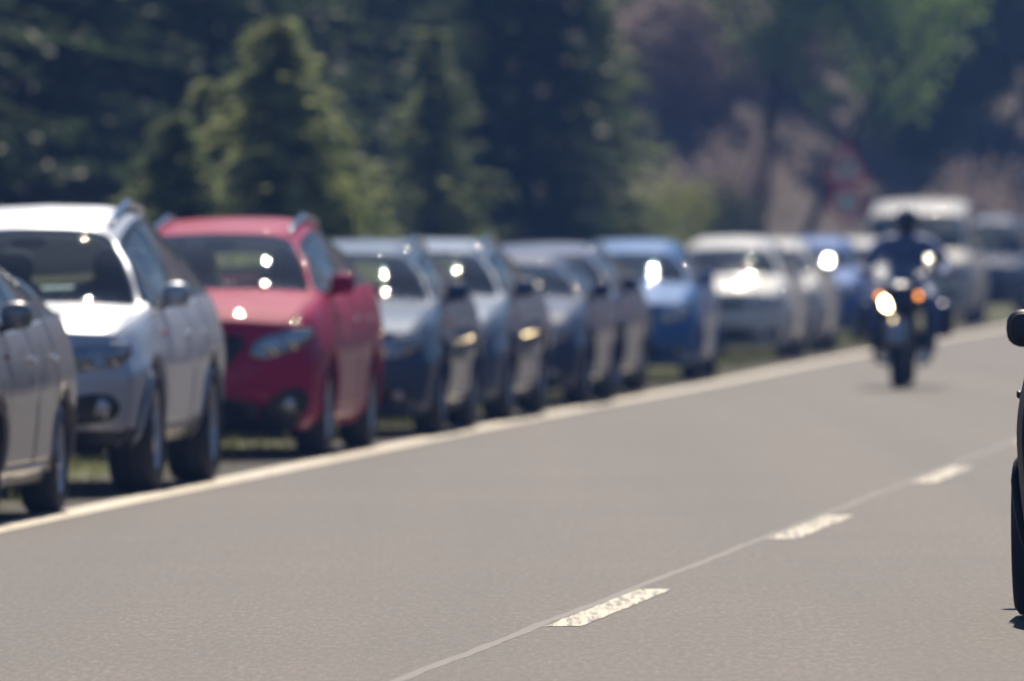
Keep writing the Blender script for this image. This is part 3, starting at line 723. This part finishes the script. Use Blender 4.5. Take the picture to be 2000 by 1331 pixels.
park('suv', spec('suv', H=1.78, rails=0), 190.0, 8.75, NAVY, 'dark navy SUV last in the row, right of the cream van', 'suv', 0.05)

# car driving away in the near lane, only its left rear corner shows
P = spec('hatch', H=1.46, L=4.2)
P['wo'] = 0.045; P['mo'] = 0.03; P['mgm'] = BLACK; hn = 0.092; Wt = P['W']/2-0.135+0.045+0.108*P['R']/0.33; fl_ = P['fo']+P['wb']-P['L']/2
cx = 1.865+math.sin(hn)*fl_+math.cos(hn)*Wt; cy = 42.0+math.cos(hn)*fl_-math.sin(hn)*Wt
car('hatchback', P, (cx, cy, 0), PI-hn, INK, 'black car at the right picture edge, only mirror and rear corner visible')

# ------------------------------------------------------------------ trees
def quads_mesh(name, Cn, A, B):
    """Cn centres, A and B half axes: one diamond of two triangles each"""
    n = len(Cn); V = np.empty((n, 4, 3)); V[:, 0] = Cn-A; V[:, 1] = Cn+B; V[:, 2] = Cn+A; V[:, 3] = Cn-B
    me_ = bpy.data.meshes.new(name); me_.vertices.add(4*n); me_.loops.add(4*n); me_.polygons.add(n)
    me_.vertices.foreach_set('co', V.ravel().astype(np.float32)); me_.loops.foreach_set('vertex_index', np.arange(4*n, dtype=np.int32))
    me_.polygons.foreach_set('loop_start', np.arange(0, 4*n, 4, dtype=np.int32))
    me_.update(calc_edges=True); return me_

SPRUCE = leafmat('spruce_needles', (0.026, 0.05, 0.024), (0.11, 0.16, 0.07), 0.45, 0.9)
YOUNG = leafmat('young_spruce_needles', (0.08, 0.13, 0.05), (0.40, 0.44, 0.19), 0.55, 2.0)
SPRING = leafmat('spring_leaves', (0.18, 0.30, 0.07), (0.42, 0.52, 0.17), 0.65, 0.9)
DKLEAF = leafmat('dark_leaves', (0.05, 0.09, 0.035), (0.15, 0.22, 0.085), 0.5, 0.8)
YELLOW = leafmat('yellow_green_leaves', (0.20, 0.24, 0.05), (0.36, 0.38, 0.10), 0.5, 1.2)
BUDS = leafmat('brown_buds', (0.34, 0.27, 0.25), (0.58, 0.48, 0.43), 0.6, 1.0)

def spruce_meshes(seed, h, r0, z0, dz, per, step, spray, mt):
    rg = np.random.RandomState(seed); Cn, A, B = [], [], []; tb = MB()
    tb.tube([(0, 0, -0.3), (0, 0, h*0.4), (0, 0, h)], [r0*0.075+0.03, r0*0.045+0.02, 0.012], 9)
    z = z0
    while z < h-0.1:
        fr = 1-(z-z0)/(h-z0); rad = r0*fr**0.8
        for k in range(per):
            an = rg.uniform(0, 2*PI); L_ = rad*rg.uniform(0.5, 1.2)+0.06; zz = z+rg.uniform(-dz, dz)*0.5
            d = np.array([math.cos(an), math.sin(an), 0]); s = np.array([-d[1], d[0], 0])
            dr = rg.uniform(0.12, 0.38); n = max(3, int(L_/step))
            for q in range(n):
                t = (q+rg.uniform(0.2, 1))/n; 
                if t < 0.18 and L_ > 0.8: continue
                p = d*L_*t+np.array([0, 0, zz-dr*L_*t*t+0.10*L_*t**4])
                for sg in (-1, 1, 0):
                    wd = spray*(1.15-0.6*t)*rg.uniform(0.7, 1.3)
                    ax = d*rg.uniform(0.4, 0.9)+s*sg*rg.uniform(0.5, 1.0)+np.array([0, 0, rg.uniform(-0.65, 0.1)])
                    ax /= np.linalg.norm(ax); b_ = np.cross(ax, rg.normal(size=3)); b_ /= np.linalg.norm(b_)
                    Cn.append(p+ax*wd*0.7); A.append(ax*wd); B.append(b_*wd*rg.uniform(0.22, 0.4))
            if L_ > 0.5 and k % 2 == 0:
                tb.tube([(0, 0, zz), tuple(d*L_*0.5+np.array([0, 0, zz-dr*L_*0.25])), tuple(d*L_*0.92+np.array([0, 0, zz-dr*L_*0.85+0.07*L_]))], [0.012+0.012*L_, 0.008+0.006*L_, 0.004], 4)
        z += dz*rg.uniform(0.8, 1.2)
    cm = quads_mesh('crown', np.array(Cn), np.array(A), np.array(B)); cm.materials.append(mt)
    tm = tb.mesh('trunk'); tm.materials.append(BARK); return tm, cm

def broad_meshes(seed, h, spread, leaf, nleaf, mt, bark, lean=0.0, r0=0.16, start=0.3, depth=4):
    rg = random.Random(seed); tb = MB(); tips = []
    def grow(p, d, L_, r_, lev):
        pts = [p]; n = 4; dd = d.copy()
        for _ in range(n):
            dd = (dd+Vector((rg.gauss(0, 0.13), rg.gauss(0, 0.13), rg.gauss(0.03, 0.08)))).normalized(); pts.append(pts[-1]+dd*L_/n)
        tb.tube(pts, [r_*(1-0.5*i/n) for i in range(n+1)], 7 if lev < 2 else 4, cap=False)
        if lev >= 2: tips.extend([(q, lev) for q in pts[1:]])
        if lev < depth:
            for _ in range(rg.randint(3, 4) if lev else 7):
                t = rg.uniform(start if lev == 0 else 0.3, 1.0); q = pts[min(n, int(t*n))]
                an = rg.uniform(0, 2*PI); up = rg.uniform(0.1, 0.8)
                nd = (Vector((math.cos(an)*spread, math.sin(an)*spread, up))+dd*0.5).normalized()
                grow(q, nd, L_*rg.uniform(0.42, 0.66), r_*rg.uniform(0.35, 0.5), lev+1)
    grow(Vector((0, 0, -0.2)), Vector((lean, 0, 1)).normalized(), h*0.62, r0, 0)
    r2 = np.random.RandomState(seed); T = np.array([tuple(t[0]) for t in tips]); i = r2.randint(0, len(T), nleaf)
    Cn = T[i]+r2.normal(size=(nleaf, 3))*0.16*(h/8)
    A = r2.normal(size=(nleaf, 3)); A /= np.linalg.norm(A, axis=1)[:, None]; B = np.cross(A, r2.normal(size=(nleaf, 3))); B /= np.linalg.norm(B, axis=1)[:, None]
    sz = leaf*r2.uniform(0.6, 1.3, (nleaf, 1))
    cm = quads_mesh('crown', Cn, A*sz, B*sz*0.6); cm.materials.append(mt)
    tm = tb.mesh('trunk'); tm.materials.append(bark); return tm, cm

def bush_meshes(seed, h, r_, leaf, nleaf, mt, nst=26):
    rg = random.Random(seed); tb = MB(); tips = []
    for _ in range(nst):
        an = rg.uniform(0, 2*PI); ln = rg.uniform(0.5, 1.0); q = Vector((rg.gauss(0, 0.12), rg.gauss(0, 0.12), -0.05)); pts = [q]
        d = Vector((math.cos(an)*r_/h*ln, math.sin(an)*r_/h*ln, 1)).normalized()
        for k in range(5):
            d = (d+Vector((rg.gauss(0, 0.16), rg.gauss(0, 0.16), 0))).normalized(); pts.append(pts[-1]+d*h*rg.uniform(0.15, 0.23)); tips.append(pts[-1])
            for _ in range(2):
                e_ = (d+Vector((rg.gauss(0, 0.6), rg.gauss(0, 0.6), rg.gauss(0, 0.3)))).normalized(); p2 = pts[-1]+e_*h*rg.uniform(0.08, 0.2)
                tb.tube([pts[-1], p2], [0.008, 0.004], 3, cap=False); tips.append(p2)
        tb.tube(pts, [0.022, 0.018, 0.015, 0.011, 0.008, 0.005], 5, cap=False)
    r2 = np.random.RandomState(seed); T = np.array([tuple(t) for t in tips]); i = r2.randint(0, len(T), nleaf)
    Cn = T[i]+r2.normal(size=(nleaf, 3))*0.10*h/2; Cn[:, 2] = np.maximum(Cn[:, 2], 0.05)
    A = r2.normal(size=(nleaf, 3)); A /= np.linalg.norm(A, axis=1)[:, None]; B = np.cross(A, r2.normal(size=(nleaf, 3))); B /= np.linalg.norm(B, axis=1)[:, None]
    sz = leaf*r2.uniform(0.6, 1.3, (nleaf, 1))
    cm = quads_mesh('crown', Cn, A*sz, B*sz*0.6); cm.materials.append(mt)
    tm = tb.mesh('trunk'); tm.materials.append(TWIG); return tm, cm

def plant(name, mm, X, Y, label, cat='tree', group=None, rz=None, sc=1.0, parts=('trunk', 'crown'), sink=0.0):
    z = float(terrain(np.array([X]), np.array([Y]))[0])
    o = empty(name, (X, Y, z-sink), random.uniform(0, 6.28) if rz is None else rz); o.scale = (sc,)*3; tag(o, label, cat, group)
    for nm, me_ in zip(parts, mm):
        c = bpy.data.objects.new(nm, me_); C.objects.link(c); c.parent = o
    return o
def at_px(px, Y): return (px-1000)*Y/22000.0      # lateral place of a sight line at depth Y, used for planning the planting

BIGS = [spruce_meshes(11+k, 15.0+2*k, 2.7+0.2*k, 0.5, 0.34, 10, 0.16, 0.19, SPRUCE) for k in range(3)]
YNG = [spruce_meshes(31, 4.0, 1.85, 0.25, 0.15, 13, 0.085, 0.13, YOUNG), spruce_meshes(32, 4.6, 1.5, 0.25, 0.18, 10, 0.10, 0.12, YOUNG)]
DENSE = spruce_meshes(35, 9.5, 2.0, 0.3, 0.19, 17, 0.10, 0.15, SPRUCE)
plant('young_spruce_tree', YNG[0], at_px(545, 118), 118, 'young green spruce above the red car, its pointed top in view')
plant('young_spruce_tree', YNG[0], at_px(345, 112), 112, 'small spruce between the silver SUV and the red car', sc=0.72)
plant('young_spruce_tree', YNG[0], at_px(425, 121), 121, 'young spruce left of the pointed one, above the gap between SUV and red car', sc=0.84)
plant('young_spruce_tree', YNG[0], at_px(655, 124), 124, 'low young spruce above the rear of the red car', sc=0.7)
plant('young_spruce_tree', YNG[1], at_px(1178, 175), 175, 'added light green spruce standing in for the sunlit right edge of the tall dark one', sc=1.15)  # added tree, its light green imitates sunlight on the dark spruce's edge
plant('young_spruce_tree', YNG[1], at_px(850, 150), 150, 'loose green spruce above the slate blue estate car', sc=0.95)
plant('spruce_tree', DENSE, at_px(1030, 168), 168, 'tall dense dark spruce above the pale silver estate, its sunlit right edge given by an added green spruce', sc=1.15)
GF = 'dark spruces of the forest edge'
for px, Y, k in ((-150, 128, 0), (60, 138, 1), (230, 146, 2), (-40, 150, 2), (420, 150, 0), (140, 160, 0), (560, 166, 1), (330, 168, 1), (700, 178, 2), (840, 186, 0), (470, 182, 2), (620, 196, 0), (770, 204, 1), (920, 212, 2), (240, 190, 1), (80, 185, 2)):
    plant('spruce_tree', BIGS[k], at_px(px, Y), Y, 'dark spruce in the shaded forest edge above the left half of the row', group=GF, sc=random.uniform(0.8, 1.05))
BARE = [broad_meshes(51, 8, 0.8, 0.07, 14000, BUDS, TWIG, 0.02, 0.10, 0.08, 4), broad_meshes(52, 7, 0.9, 0.07, 14000, BUDS, TWIG, -0.05, 0.09, 0.06, 4)]
LEAN = broad_meshes(53, 12, 0.9, 0.095, 9000, SPRING, BARK, 0.30, 0.19, 0.55, 4)
LEAF = [broad_meshes(54, 10, 1.0, 0.10, 24000, SPRING, BARK, 0.05, 0.16, 0.15, 4), broad_meshes(55, 11, 1.0, 0.10, 20000, DKLEAF, BARK, 0.0, 0.17, 0.1, 4)]
BUSH = [bush_meshes(61, 2.2, 1.3, 0.055, 4500, YELLOW), bush_meshes(62, 2.6, 1.5, 0.05, 2600, BUDS)]
plant('leaning_tree', LEAN, at_px(1472, 227), 227, 'leaning tree with dark slanting trunk and fresh leaves left of the road signs', rz=0.0)
plant('leaning_tree', broad_meshes(57, 10, 0.9, 0.08, 4000, SPRING, BARK, 0.34, 0.12, 0.6, 4), at_px(1530, 225), 225, 'thin slanting tree just left of the road signs', rz=0.1)
plant('leafy_tree', LEAF[0], at_px(1760, 246), 246, 'light green leafy tree right behind the road signs')
plant('leafy_tree', LEAF[0], at_px(1620, 262), 262, 'light green tree with its crown above the road signs', sc=1.05)
plant('leafy_tree', LEAF[1], at_px(1900, 238), 238, 'dark leafy tree above the cream van')
plant('leafy_tree', LEAF[1], at_px(2030, 250), 250, 'dark leafy tree at the right picture edge above the navy SUV')
for px, Y in ((1830, 285), (1960, 290), (1690, 295), (2090, 285)):
    plant('leafy_tree', LEAF[1], at_px(px, Y), Y, 'dark tree in the wood behind the van and the road signs', group='dark leafy trees at the back right', sc=1.15)
for px, Y, k in ((1245, 252, 0), (1330, 262, 1), (1410, 256, 0), (1290, 285, 1), (1375, 292, 0), (1470, 288, 1), (1220, 300, 0), (1545, 300, 1), (1440, 310, 0), (1360, 244, 1), (1275, 243, 0), (1500, 262, 0), (1215, 270, 1), (1435, 272, 1), (1325, 315, 0)):
    plant('bare_tree', BARE[k], at_px(px, Y), Y, 'bare brown spring tree in the gap between dark spruce and road signs', group='bare trees in the gap')
plant('spruce_tree', BIGS[0], at_px(1268, 318), 318, 'slender dark spruce far back among the bare brown trees', sc=0.5)
plant('bush', BUSH[0], at_px(1300, 215), 215, 'round yellow green bush above the bright blue hatchback', 'bush')
plant('bush', BUSH[0], at_px(1385, 222), 222, 'yellow green bush above the bright white hatchback', 'bush', sc=0.85)
for px, Y, q in ((1225, 236, 1.2), (1270, 240, 1.3), (1345, 238, 1.4), (1410, 240, 1.2), (1480, 246, 1.4), (1560, 246, 1.3)):
    plant('bush', BUSH[1], at_px(px, Y), Y, 'brown leafless shrub in the thicket below the bare trees', 'bush', 'leafless shrubs of the thicket', sc=q)
for k, (dx, Y) in enumerate(((12, 120), (15, 138), (11.5, 150), (17, 160), (12, 172), (15, 185), (12, 196), (18, 205), (13, 150), (20, 190))):
    plant('spruce_tree', BIGS[k % 3], float(edge_x(Y))+8.6+dx*(1 if k < 8 else 1.6), Y, 'dark spruce across the road, mirrored in the sides of the parked cars', group='spruces across the road', sc=0.8)
plant('bush', BUSH[1], at_px(1440, 226), 226, 'brown twiggy bush at the foot of the leaning tree', 'bush', sc=0.9)
plant('bush', BUSH[1], at_px(1570, 250), 250, 'brown twiggy bush behind the round road sign', 'bush')
plant('bush', BUSH[1], at_px(1930, 226), 226, 'brown bush behind the navy SUV', 'bush')
GB = 'spruces deep in the forest'
for k in range(11):
    Y = random.uniform(270, 350); px = 1600+k*50+random.uniform(-25, 25)
    plant('spruce_tree', BIGS[k % 3], at_px(px, Y), Y, 'dim spruce deep in the forest, hidden by nearer trees', group=GB)

# grass on the verge
rg = np.random.RandomState(3); n = 42000
gy = rg.uniform(54, 165, n); gd = -0.45-np.abs(rg.exponential(2.0, n)); gx = edge_x(gy)+gd
keep = rg.uniform(size=n) < np.clip(0.15+0.5*(np.sin(gx*2.1+gy*0.9)+np.sin(gy*1.7))+0.25*(-gd), 0.03, 1)
gx, gy = gx[keep], gy[keep]; n = len(gx); gz = terrain(gx, gy)
hgt = rg.uniform(0.03, 0.10, n); an = rg.uniform(0, 2*PI, n); ln = rg.normal(size=(n, 2))*0.35*hgt[:, None]
V = np.empty((n, 3, 3)); wv = np.stack([np.cos(an), np.sin(an)], 1)*0.006
V[:, 0, :2] = np.stack([gx, gy], 1)-wv; V[:, 1, :2] = np.stack([gx, gy], 1)+wv; V[:, 2, :2] = np.stack([gx, gy], 1)+ln
V[:, 0, 2] = V[:, 1, 2] = gz-0.01; V[:, 2, 2] = gz+hgt
me = bpy.data.meshes.new('grass'); me.from_pydata(V.reshape(-1, 3).tolist(), [], np.arange(3*n).reshape(-1, 3).tolist())
GRASS = leafmat('grass_blades', (0.10, 0.13, 0.03), (0.22, 0.22, 0.08), 0.5, 3.0)
tag(link('grass', me, None, GRASS, False), 'short patchy green grass on the verge under the parked cars', 'grass', None, 'stuff')

# ------------------------------------------------------------------ road signs
SGN = empty('road_sign', (at_px(1657, 214), 214, float(terrain(np.array([at_px(1657, 214)]), np.array([214.0]))[0])), -0.06)
tag(SGN, 'triangular and round red bordered road signs on one grey post', 'road sign')
SRED = plain('sign_red', (0.85, 0.03, 0.06), 0.4); SWHT = plain('sign_white', (0.85, 0.85, 0.83), 0.4); SBLK = plain('sign_black', (0.02, 0.02, 0.022), 0.5); ZINC = plain('zinc_post', (0.30, 0.31, 0.32), 0.45, 0.7)
mb = MB(); mb.tube([(0, 0.04, -0.3), (0, 0.04, 3.3)], 0.038, 10); mb.build('post', ZINC, SGN)
def tri(hw, zb_, zt_, y0, y1, rnd=0.06):
    P_ = chaikin([(-hw, zb_), (hw, zb_), (0, zt_)], 0); out = []
    for i in range(3):
        p_, a_, b_ = P_[i], P_[i-1], P_[(i+1) % 3]; da = (a_-p_)/np.linalg.norm(a_-p_); db = (b_-p_)/np.linalg.norm(b_-p_)
        for t in np.linspace(0, 1, 6): out.append(p_+da*rnd*(1-t)**2+db*rnd*t*t)
    mb = MB(); n = len(out); mb.add([(x_, y0, z_) for x_, z_ in out]+[(x_, y1, z_) for x_, z_ in out], [tuple(range(n)), tuple(range(n, 2*n))[::-1]]+[(k, (k+1) % n, n+(k+1) % n, n+k) for k in range(n)])
    return mb
zB = 2.43
t0 = tri(0.47, zB, zB+0.83, -0.012, 0.0).build('triangle_plate', SRED, SGN, False)
tri(0.33, zB+0.085, zB+0.66, -0.016, -0.0125, 0.04).build('white_field', SWHT, t0, False)
mb = MB(); 
for (x0, x1, z0, z1) in ((-0.02, 0.05, 0.36, 0.46), (-0.09, 0.03, 0.24, 0.36), (-0.06, 0.0, 0.17, 0.24), (0.03, 0.07, 0.26, 0.36)): mb.box(x0, x1, -0.0195, -0.0165, zB+z0, zB+z1)
mb.build('symbol', SBLK, t0, False)
def dsc(r_, z_, y0, y1):
    mb = MB(); mb.lathe([(0.001, y0), (r_, y0), (r_, y1), (0.001, y1)], 36, 'Y', (0, 0, z_)); return mb
zD = zB-0.37
d0 = dsc(0.34, zD, -0.012, 0.0).build('round_plate', SRED, SGN, False)
dsc(0.245, zD, -0.016, -0.0125).build('white_field', SWHT, d0, False)
mb = MB()
for x_ in (-0.115, 0.045): mb.box(x_, x_+0.07, -0.0195, -0.0165, zD-0.07, zD+0.08)
mb.build('symbol', SBLK, d0, False)

# ------------------------------------------------------------------ motorcycle and rider
BX, BY = 3.655, 106.7; bz = float(zg(BY)); brz = -edge_heading(BY)
bike = empty('motorcycle', (BX+0.06, BY+0.8, bz), brz); bike.rotation_euler = (0, math.radians(1.2), brz); bike.scale = (1.05,)*3
tag(bike, 'dark touring motorcycle with lit headlamp riding towards the camera', 'motorcycle')
BPAINT = paint('motorcycle_paint', (0.02, 0.03, 0.06), 0.3, 0.3); STEEL = plain('bike_steel', (0.30, 0.31, 0.33), 0.35, 0.9); ENG = plain('engine_alloy', (0.10, 0.105, 0.115), 0.45, 0.8)
def bike_wheel(y_, hw):
    mb = MB(); mb.lathe([(0.02, -0.06), (0.035, -0.05), (0.035, 0.05), (0.02, 0.06)], 16, 'X', (0, y_, 0.31)); wh = mb.build('wheel', STEEL, bike)
    mb = MB(); mb.lathe([(0.215, -hw*0.6), (0.25, -hw), (0.285, -hw*0.9), (0.305, -hw*0.45), (0.31, 0), (0.305, hw*0.45), (0.285, hw*0.9), (0.25, hw), (0.215, hw*0.6)], 36, 'X', (0, y_, 0.31)); mb.build('tyre', RUBBER, wh)
    mb = MB(); mb.lathe([(0.22, -hw*0.55), (0.205, -hw*0.4), (0.205, hw*0.4), (0.22, hw*0.55)], 36, 'X', (0, y_, 0.31))
    for k in range(6):
        an = PI*k/3; mb.tube([(0, y_+0.03*math.cos(an), 0.31+0.03*math.sin(an)), (0, y_+0.21*math.cos(an), 0.31+0.21*math.sin(an))], 0.014, 6)
    mb.build('rim', STEEL, wh)
bike_wheel(-0.78, 0.062); bike_wheel(0.72, 0.08)
for s_ in (-1, 1):
    mb = MB(); mb.tube([(s_*0.10, -0.78, 0.31), (s_*0.10, -0.64, 0.60), (s_*0.10, -0.46, 0.98)], [0.028, 0.028, 0.022], 10); mb.build('fork', STEEL, bike)
    mb = MB(); mb.lathe([(0.13, -0.006), (0.06, -0.006), (0.06, 0.0), (0.13, 0.0)], 24, 'X', (s_*0.078, -0.78, 0.31)); mb.build('brake_disc', STEEL, bike)
mb = MB(); n = 14; vs_ = []
for k in range(n+1):
    an = math.radians(25+140*k/n)
    for x_, dr in ((-0.08, -0.03), (-0.05, 0.012), (0, 0.02), (0.05, 0.012), (0.08, -0.03)): vs_.append((x_, -0.78+(0.335+dr)*math.cos(an), 0.31+(0.335+dr)*math.sin(an)))
mb.add(vs_, [(5*k+j, 5*k+j+1, 5*k+j+6, 5*k+j+5) for k in range(n) for j in range(4)]); fd = mb.build('front_fender', plain('pale_fender', (0.5, 0.5, 0.5), 0.2, 0.5), bike); fd.modifiers.new('s', 'SOLIDIFY').thickness = 0.006
mb = MB(); mb.ell((0, -0.56, 0.80), (0.23, 0.22, 0.17), 22, 14, p=0.85); fair = mb.build('fairing', BPAINT, bike)
mb = MB(); vs_ = []
for i in range(7):
    for k in range(11):
        u = -1+2*k/10; t = i/6; vs_.append((u*(0.19-0.05*t), -0.66+0.17*u*u+0.20*t, 0.92+0.22*t-0.03*u*u*t))
mb.add(vs_, [(i*11+k, i*11+k+1, (i+1)*11+k+1, (i+1)*11+k) for i in range(6) for k in range(10)]); mb.build('windscreen', GLASS, bike)
BEAM = emis('lit_headlamp', (1.0, 0.78, 0.42), 30.0); BLINK = emis('lit_position_lamp', (1.0, 0.33, 0.06), 4.0)
for x_, m_ in ((-0.095, BEAM), (0.095, LENS)):
    mb = MB(); mb.lathe([(0.062, 0.05), (0.068, 0.0), (0.062, -0.008)], 20, 'Y', (x_, -0.745, 0.775)); hl = mb.build('headlight', CHROME, bike)
    mb = MB(); mb.lathe([(0.06, -0.005), (0.045, -0.016), (0.001, -0.022)], 20, 'Y', (x_, -0.745, 0.775)); mb.build('lens', m_, hl)
for s_ in (-1, 1):
    mb = MB(); mb.tube([(s_*0.10, -0.62, 0.83), (s_*0.165, -0.66, 0.835)], 0.01, 6); st_ = mb.build('indicator', BLACK, bike)
    mb = MB(); mb.ell((s_*0.165, -0.70, 0.84), (0.036, 0.03, 0.03), 14, 8); mb.build('lens', BLINK, st_)
    mb = MB(); mb.tube([(s_*0.30, -0.40, 1.06), (s_*0.33, -0.44, 1.15)], 0.008, 6); mb.ell((s_*0.35, -0.45, 1.18), (0.07, 0.02, 0.045), 14, 8, p=0.8); mb.build('mirror', BLACK, bike)
    mb = MB(); mb.tube([(s_*0.10, -0.02, 0.42), (s_*0.24, -0.04, 0.44), (s_*0.31, -0.04, 0.44)], [0.10, 0.095, 0.075], 12); mb.build('cylinder', ENG, bike)
    mb = MB(); mb.tube([(s_*0.26, -0.08, 0.40), (s_*0.24, -0.02, 0.25), (s_*0.16, 0.3, 0.22), (s_*0.18, 0.9, 0.34)], [0.022, 0.025, 0.03, 0.045], 10); mb.build('exhaust_pipe', CHROME, bike)
    mb = MB(); mb.ell((s_*0.33, 0.72, 0.62), (0.12, 0.26, 0.17), 16, 10, p=0.6); mb.build('saddlebag', BPAINT, bike)
    mb = MB(); mb.tube([(s_*0.12, 0.12, 0.30), (s_*0.28, 0.12, 0.30)], 0.016, 8); mb.build('footrest', BLACK, bike)
mb = MB(); mb.tube([(-0.38, -0.30, 1.03), (-0.22, -0.38, 1.05), (-0.10, -0.44, 0.99), (0.10, -0.44, 0.99), (0.22, -0.38, 1.05), (0.38, -0.30, 1.03)], 0.015, 10); mb.build('handlebar', STEEL, bike)
mb = MB(); mb.ell((0, -0.12, 0.83), (0.165, 0.32, 0.14), 20, 12, p=0.9); mb.build('fuel_tank', BPAINT, bike)
mb = MB(); mb.ell((0, 0.48, 0.79), (0.16, 0.42, 0.06), 18, 10, p=0.75); mb.build('seat', BLACK, bike)
mb = MB(); mb.box(-0.13, 0.13, -0.28, 0.25, 0.22, 0.66); mb.build('engine', ENG, bike, False, 0.04)
mb = MB(); mb.tube([(0, -0.44, 0.95), (0, 0.1, 0.62), (0, 0.5, 0.66), (0, 1.0, 0.72)], 0.035, 8); mb.build('frame', BLACK, bike)
mb = MB(); mb.tube([(0.09, 0.2, 0.34), (0.09, 0.72, 0.31)], 0.03, 8); mb.tube([(-0.09, 0.2, 0.34), (-0.09, 0.72, 0.31)], 0.03, 8); mb.build('swing_arm', STEEL, bike)
mb = MB(); mb.box(-0.02, 0.02, -0.03, 0.03, -0.005, 0.0)

JACK = plain('riding_suit', (0.12, 0.19, 0.40), 0.65, bump=0.5, bscale=18, var=0.3)
rider = empty('person', (BX+0.06, BY+0.8, bz), brz); rider.rotation_euler = (0, math.radians(2.2), brz); rider.scale = (1.05,)*3
tag(rider, 'motorcyclist in dark navy riding suit and dark helmet, hands on the handlebar', 'person')
J = [((0, 0.38, 0.90), 0.16), ((0, 0.30, 1.08), 0.155), ((0, 0.20, 1.26), 0.165), ((0, 0.16, 1.36), 0.10), ((0, 0.14, 1.44), 0.065)]
EDG = [(0, 1), (1, 2), (2, 3), (3, 4)]
for s_ in (-1, 1):
    b0 = len(J)
    J += [((s_*0.20, 0.17, 1.32), 0.085), ((s_*0.36, 0.04, 1.15), 0.066), ((s_*0.385, -0.18, 1.06), 0.052), ((s_*0.35, -0.29, 1.045), 0.042),
          ((s_*0.14, 0.34, 0.86), 0.115), ((s_*0.25, -0.06, 0.80), 0.095), ((s_*0.25, 0.06, 0.52), 0.07), ((s_*0.24, 0.15, 0.37), 0.055), ((s_*0.245, 0.02, 0.335), 0.048)]
    EDG += [(2, b0), (b0, b0+1), (b0+1, b0+2), (b0+2, b0+3), (0, b0+4), (b0+4, b0+5), (b0+5, b0+6), (b0+6, b0+7), (b0+7, b0+8)]
    for f_ in range(4):
        k = len(J); xg = s_*(0.315+0.022*f_)
        J += [((xg, -0.325, 1.062-0.004*f_), 0.012), ((xg, -0.348, 1.04), 0.011), ((xg, -0.335, 1.012), 0.009)]
        EDG += [(b0+3, k), (k, k+1), (k+1, k+2)]
    k = len(J); J += [((s_*0.30, -0.285, 1.03), 0.013), ((s_*0.285, -0.31, 1.015), 0.010)]; EDG += [(b0+3, k), (k, k+1)]
me = bpy.data.meshes.new('body'); me.from_pydata([j[0] for j in J], EDG, [])
ob = link('body', me, rider, JACK, False)
sm = ob.modifiers.new('skin', 'SKIN'); sm.use_smooth_shade = True
for v_, j in zip(me.skin_vertices[0].data, J): v_.radius = (j[1], j[1]); v_.use_root = False
me.skin_vertices[0].data[0].use_root = True
me.skin_vertices[0].data[2].radius = (0.20, 0.14); me.skin_vertices[0].data[1].radius = (0.175, 0.13)
sb = ob.modifiers.new('sub', 'SUBSURF'); sb.levels = 2; sb.render_levels = 2
HELM = paint('helmet_shell', (0.03, 0.035, 0.05), 0.3, 0.2, 0.0, 1.0); FACE = plain('face_skin', (0.42, 0.25, 0.18), 0.55)
mb = MB(); mb.ell((0, 0.10, 1.505), (0.118, 0.145, 0.135), 24, 16); hm = mb.build('helmet', HELM, rider)
mb = MB(); mb.ell((0, 0.035, 1.50), (0.10, 0.095, 0.052), 20, 12); mb.build('visor', plain('dark_visor', (0.01, 0.01, 0.014), 0.05), hm)
mb = MB(); mb.ell((0, 0.03, 1.43), (0.075, 0.08, 0.045), 16, 10); mb.build('chin_bar', HELM, hm)

# ------------------------------------------------------------------ haze
mb = MB(); mb.box(-170, 230, -155, 470, -1.4, 78); hz = mb.build('haze', [], None, False)
HM = bpy.data.materials.new('haze_air'); HM.use_nodes = True; hn_ = HM.node_tree; hn_.nodes.remove(hn_.nodes['Principled BSDF'])
pv = N(hn_, 'ShaderNodeVolumePrincipled'); pv.inputs['Color'].default_value = (0.2, 0.40, 1.0, 1); pv.inputs['Density'].default_value = 0.0007; pv.inputs['Anisotropy'].default_value = 0.0
hn_.links.new(pv.outputs[0], hn_.nodes['Material Output'].inputs['Volume']); hz.data.materials.append(HM)
tag(hz, kind='stuff')
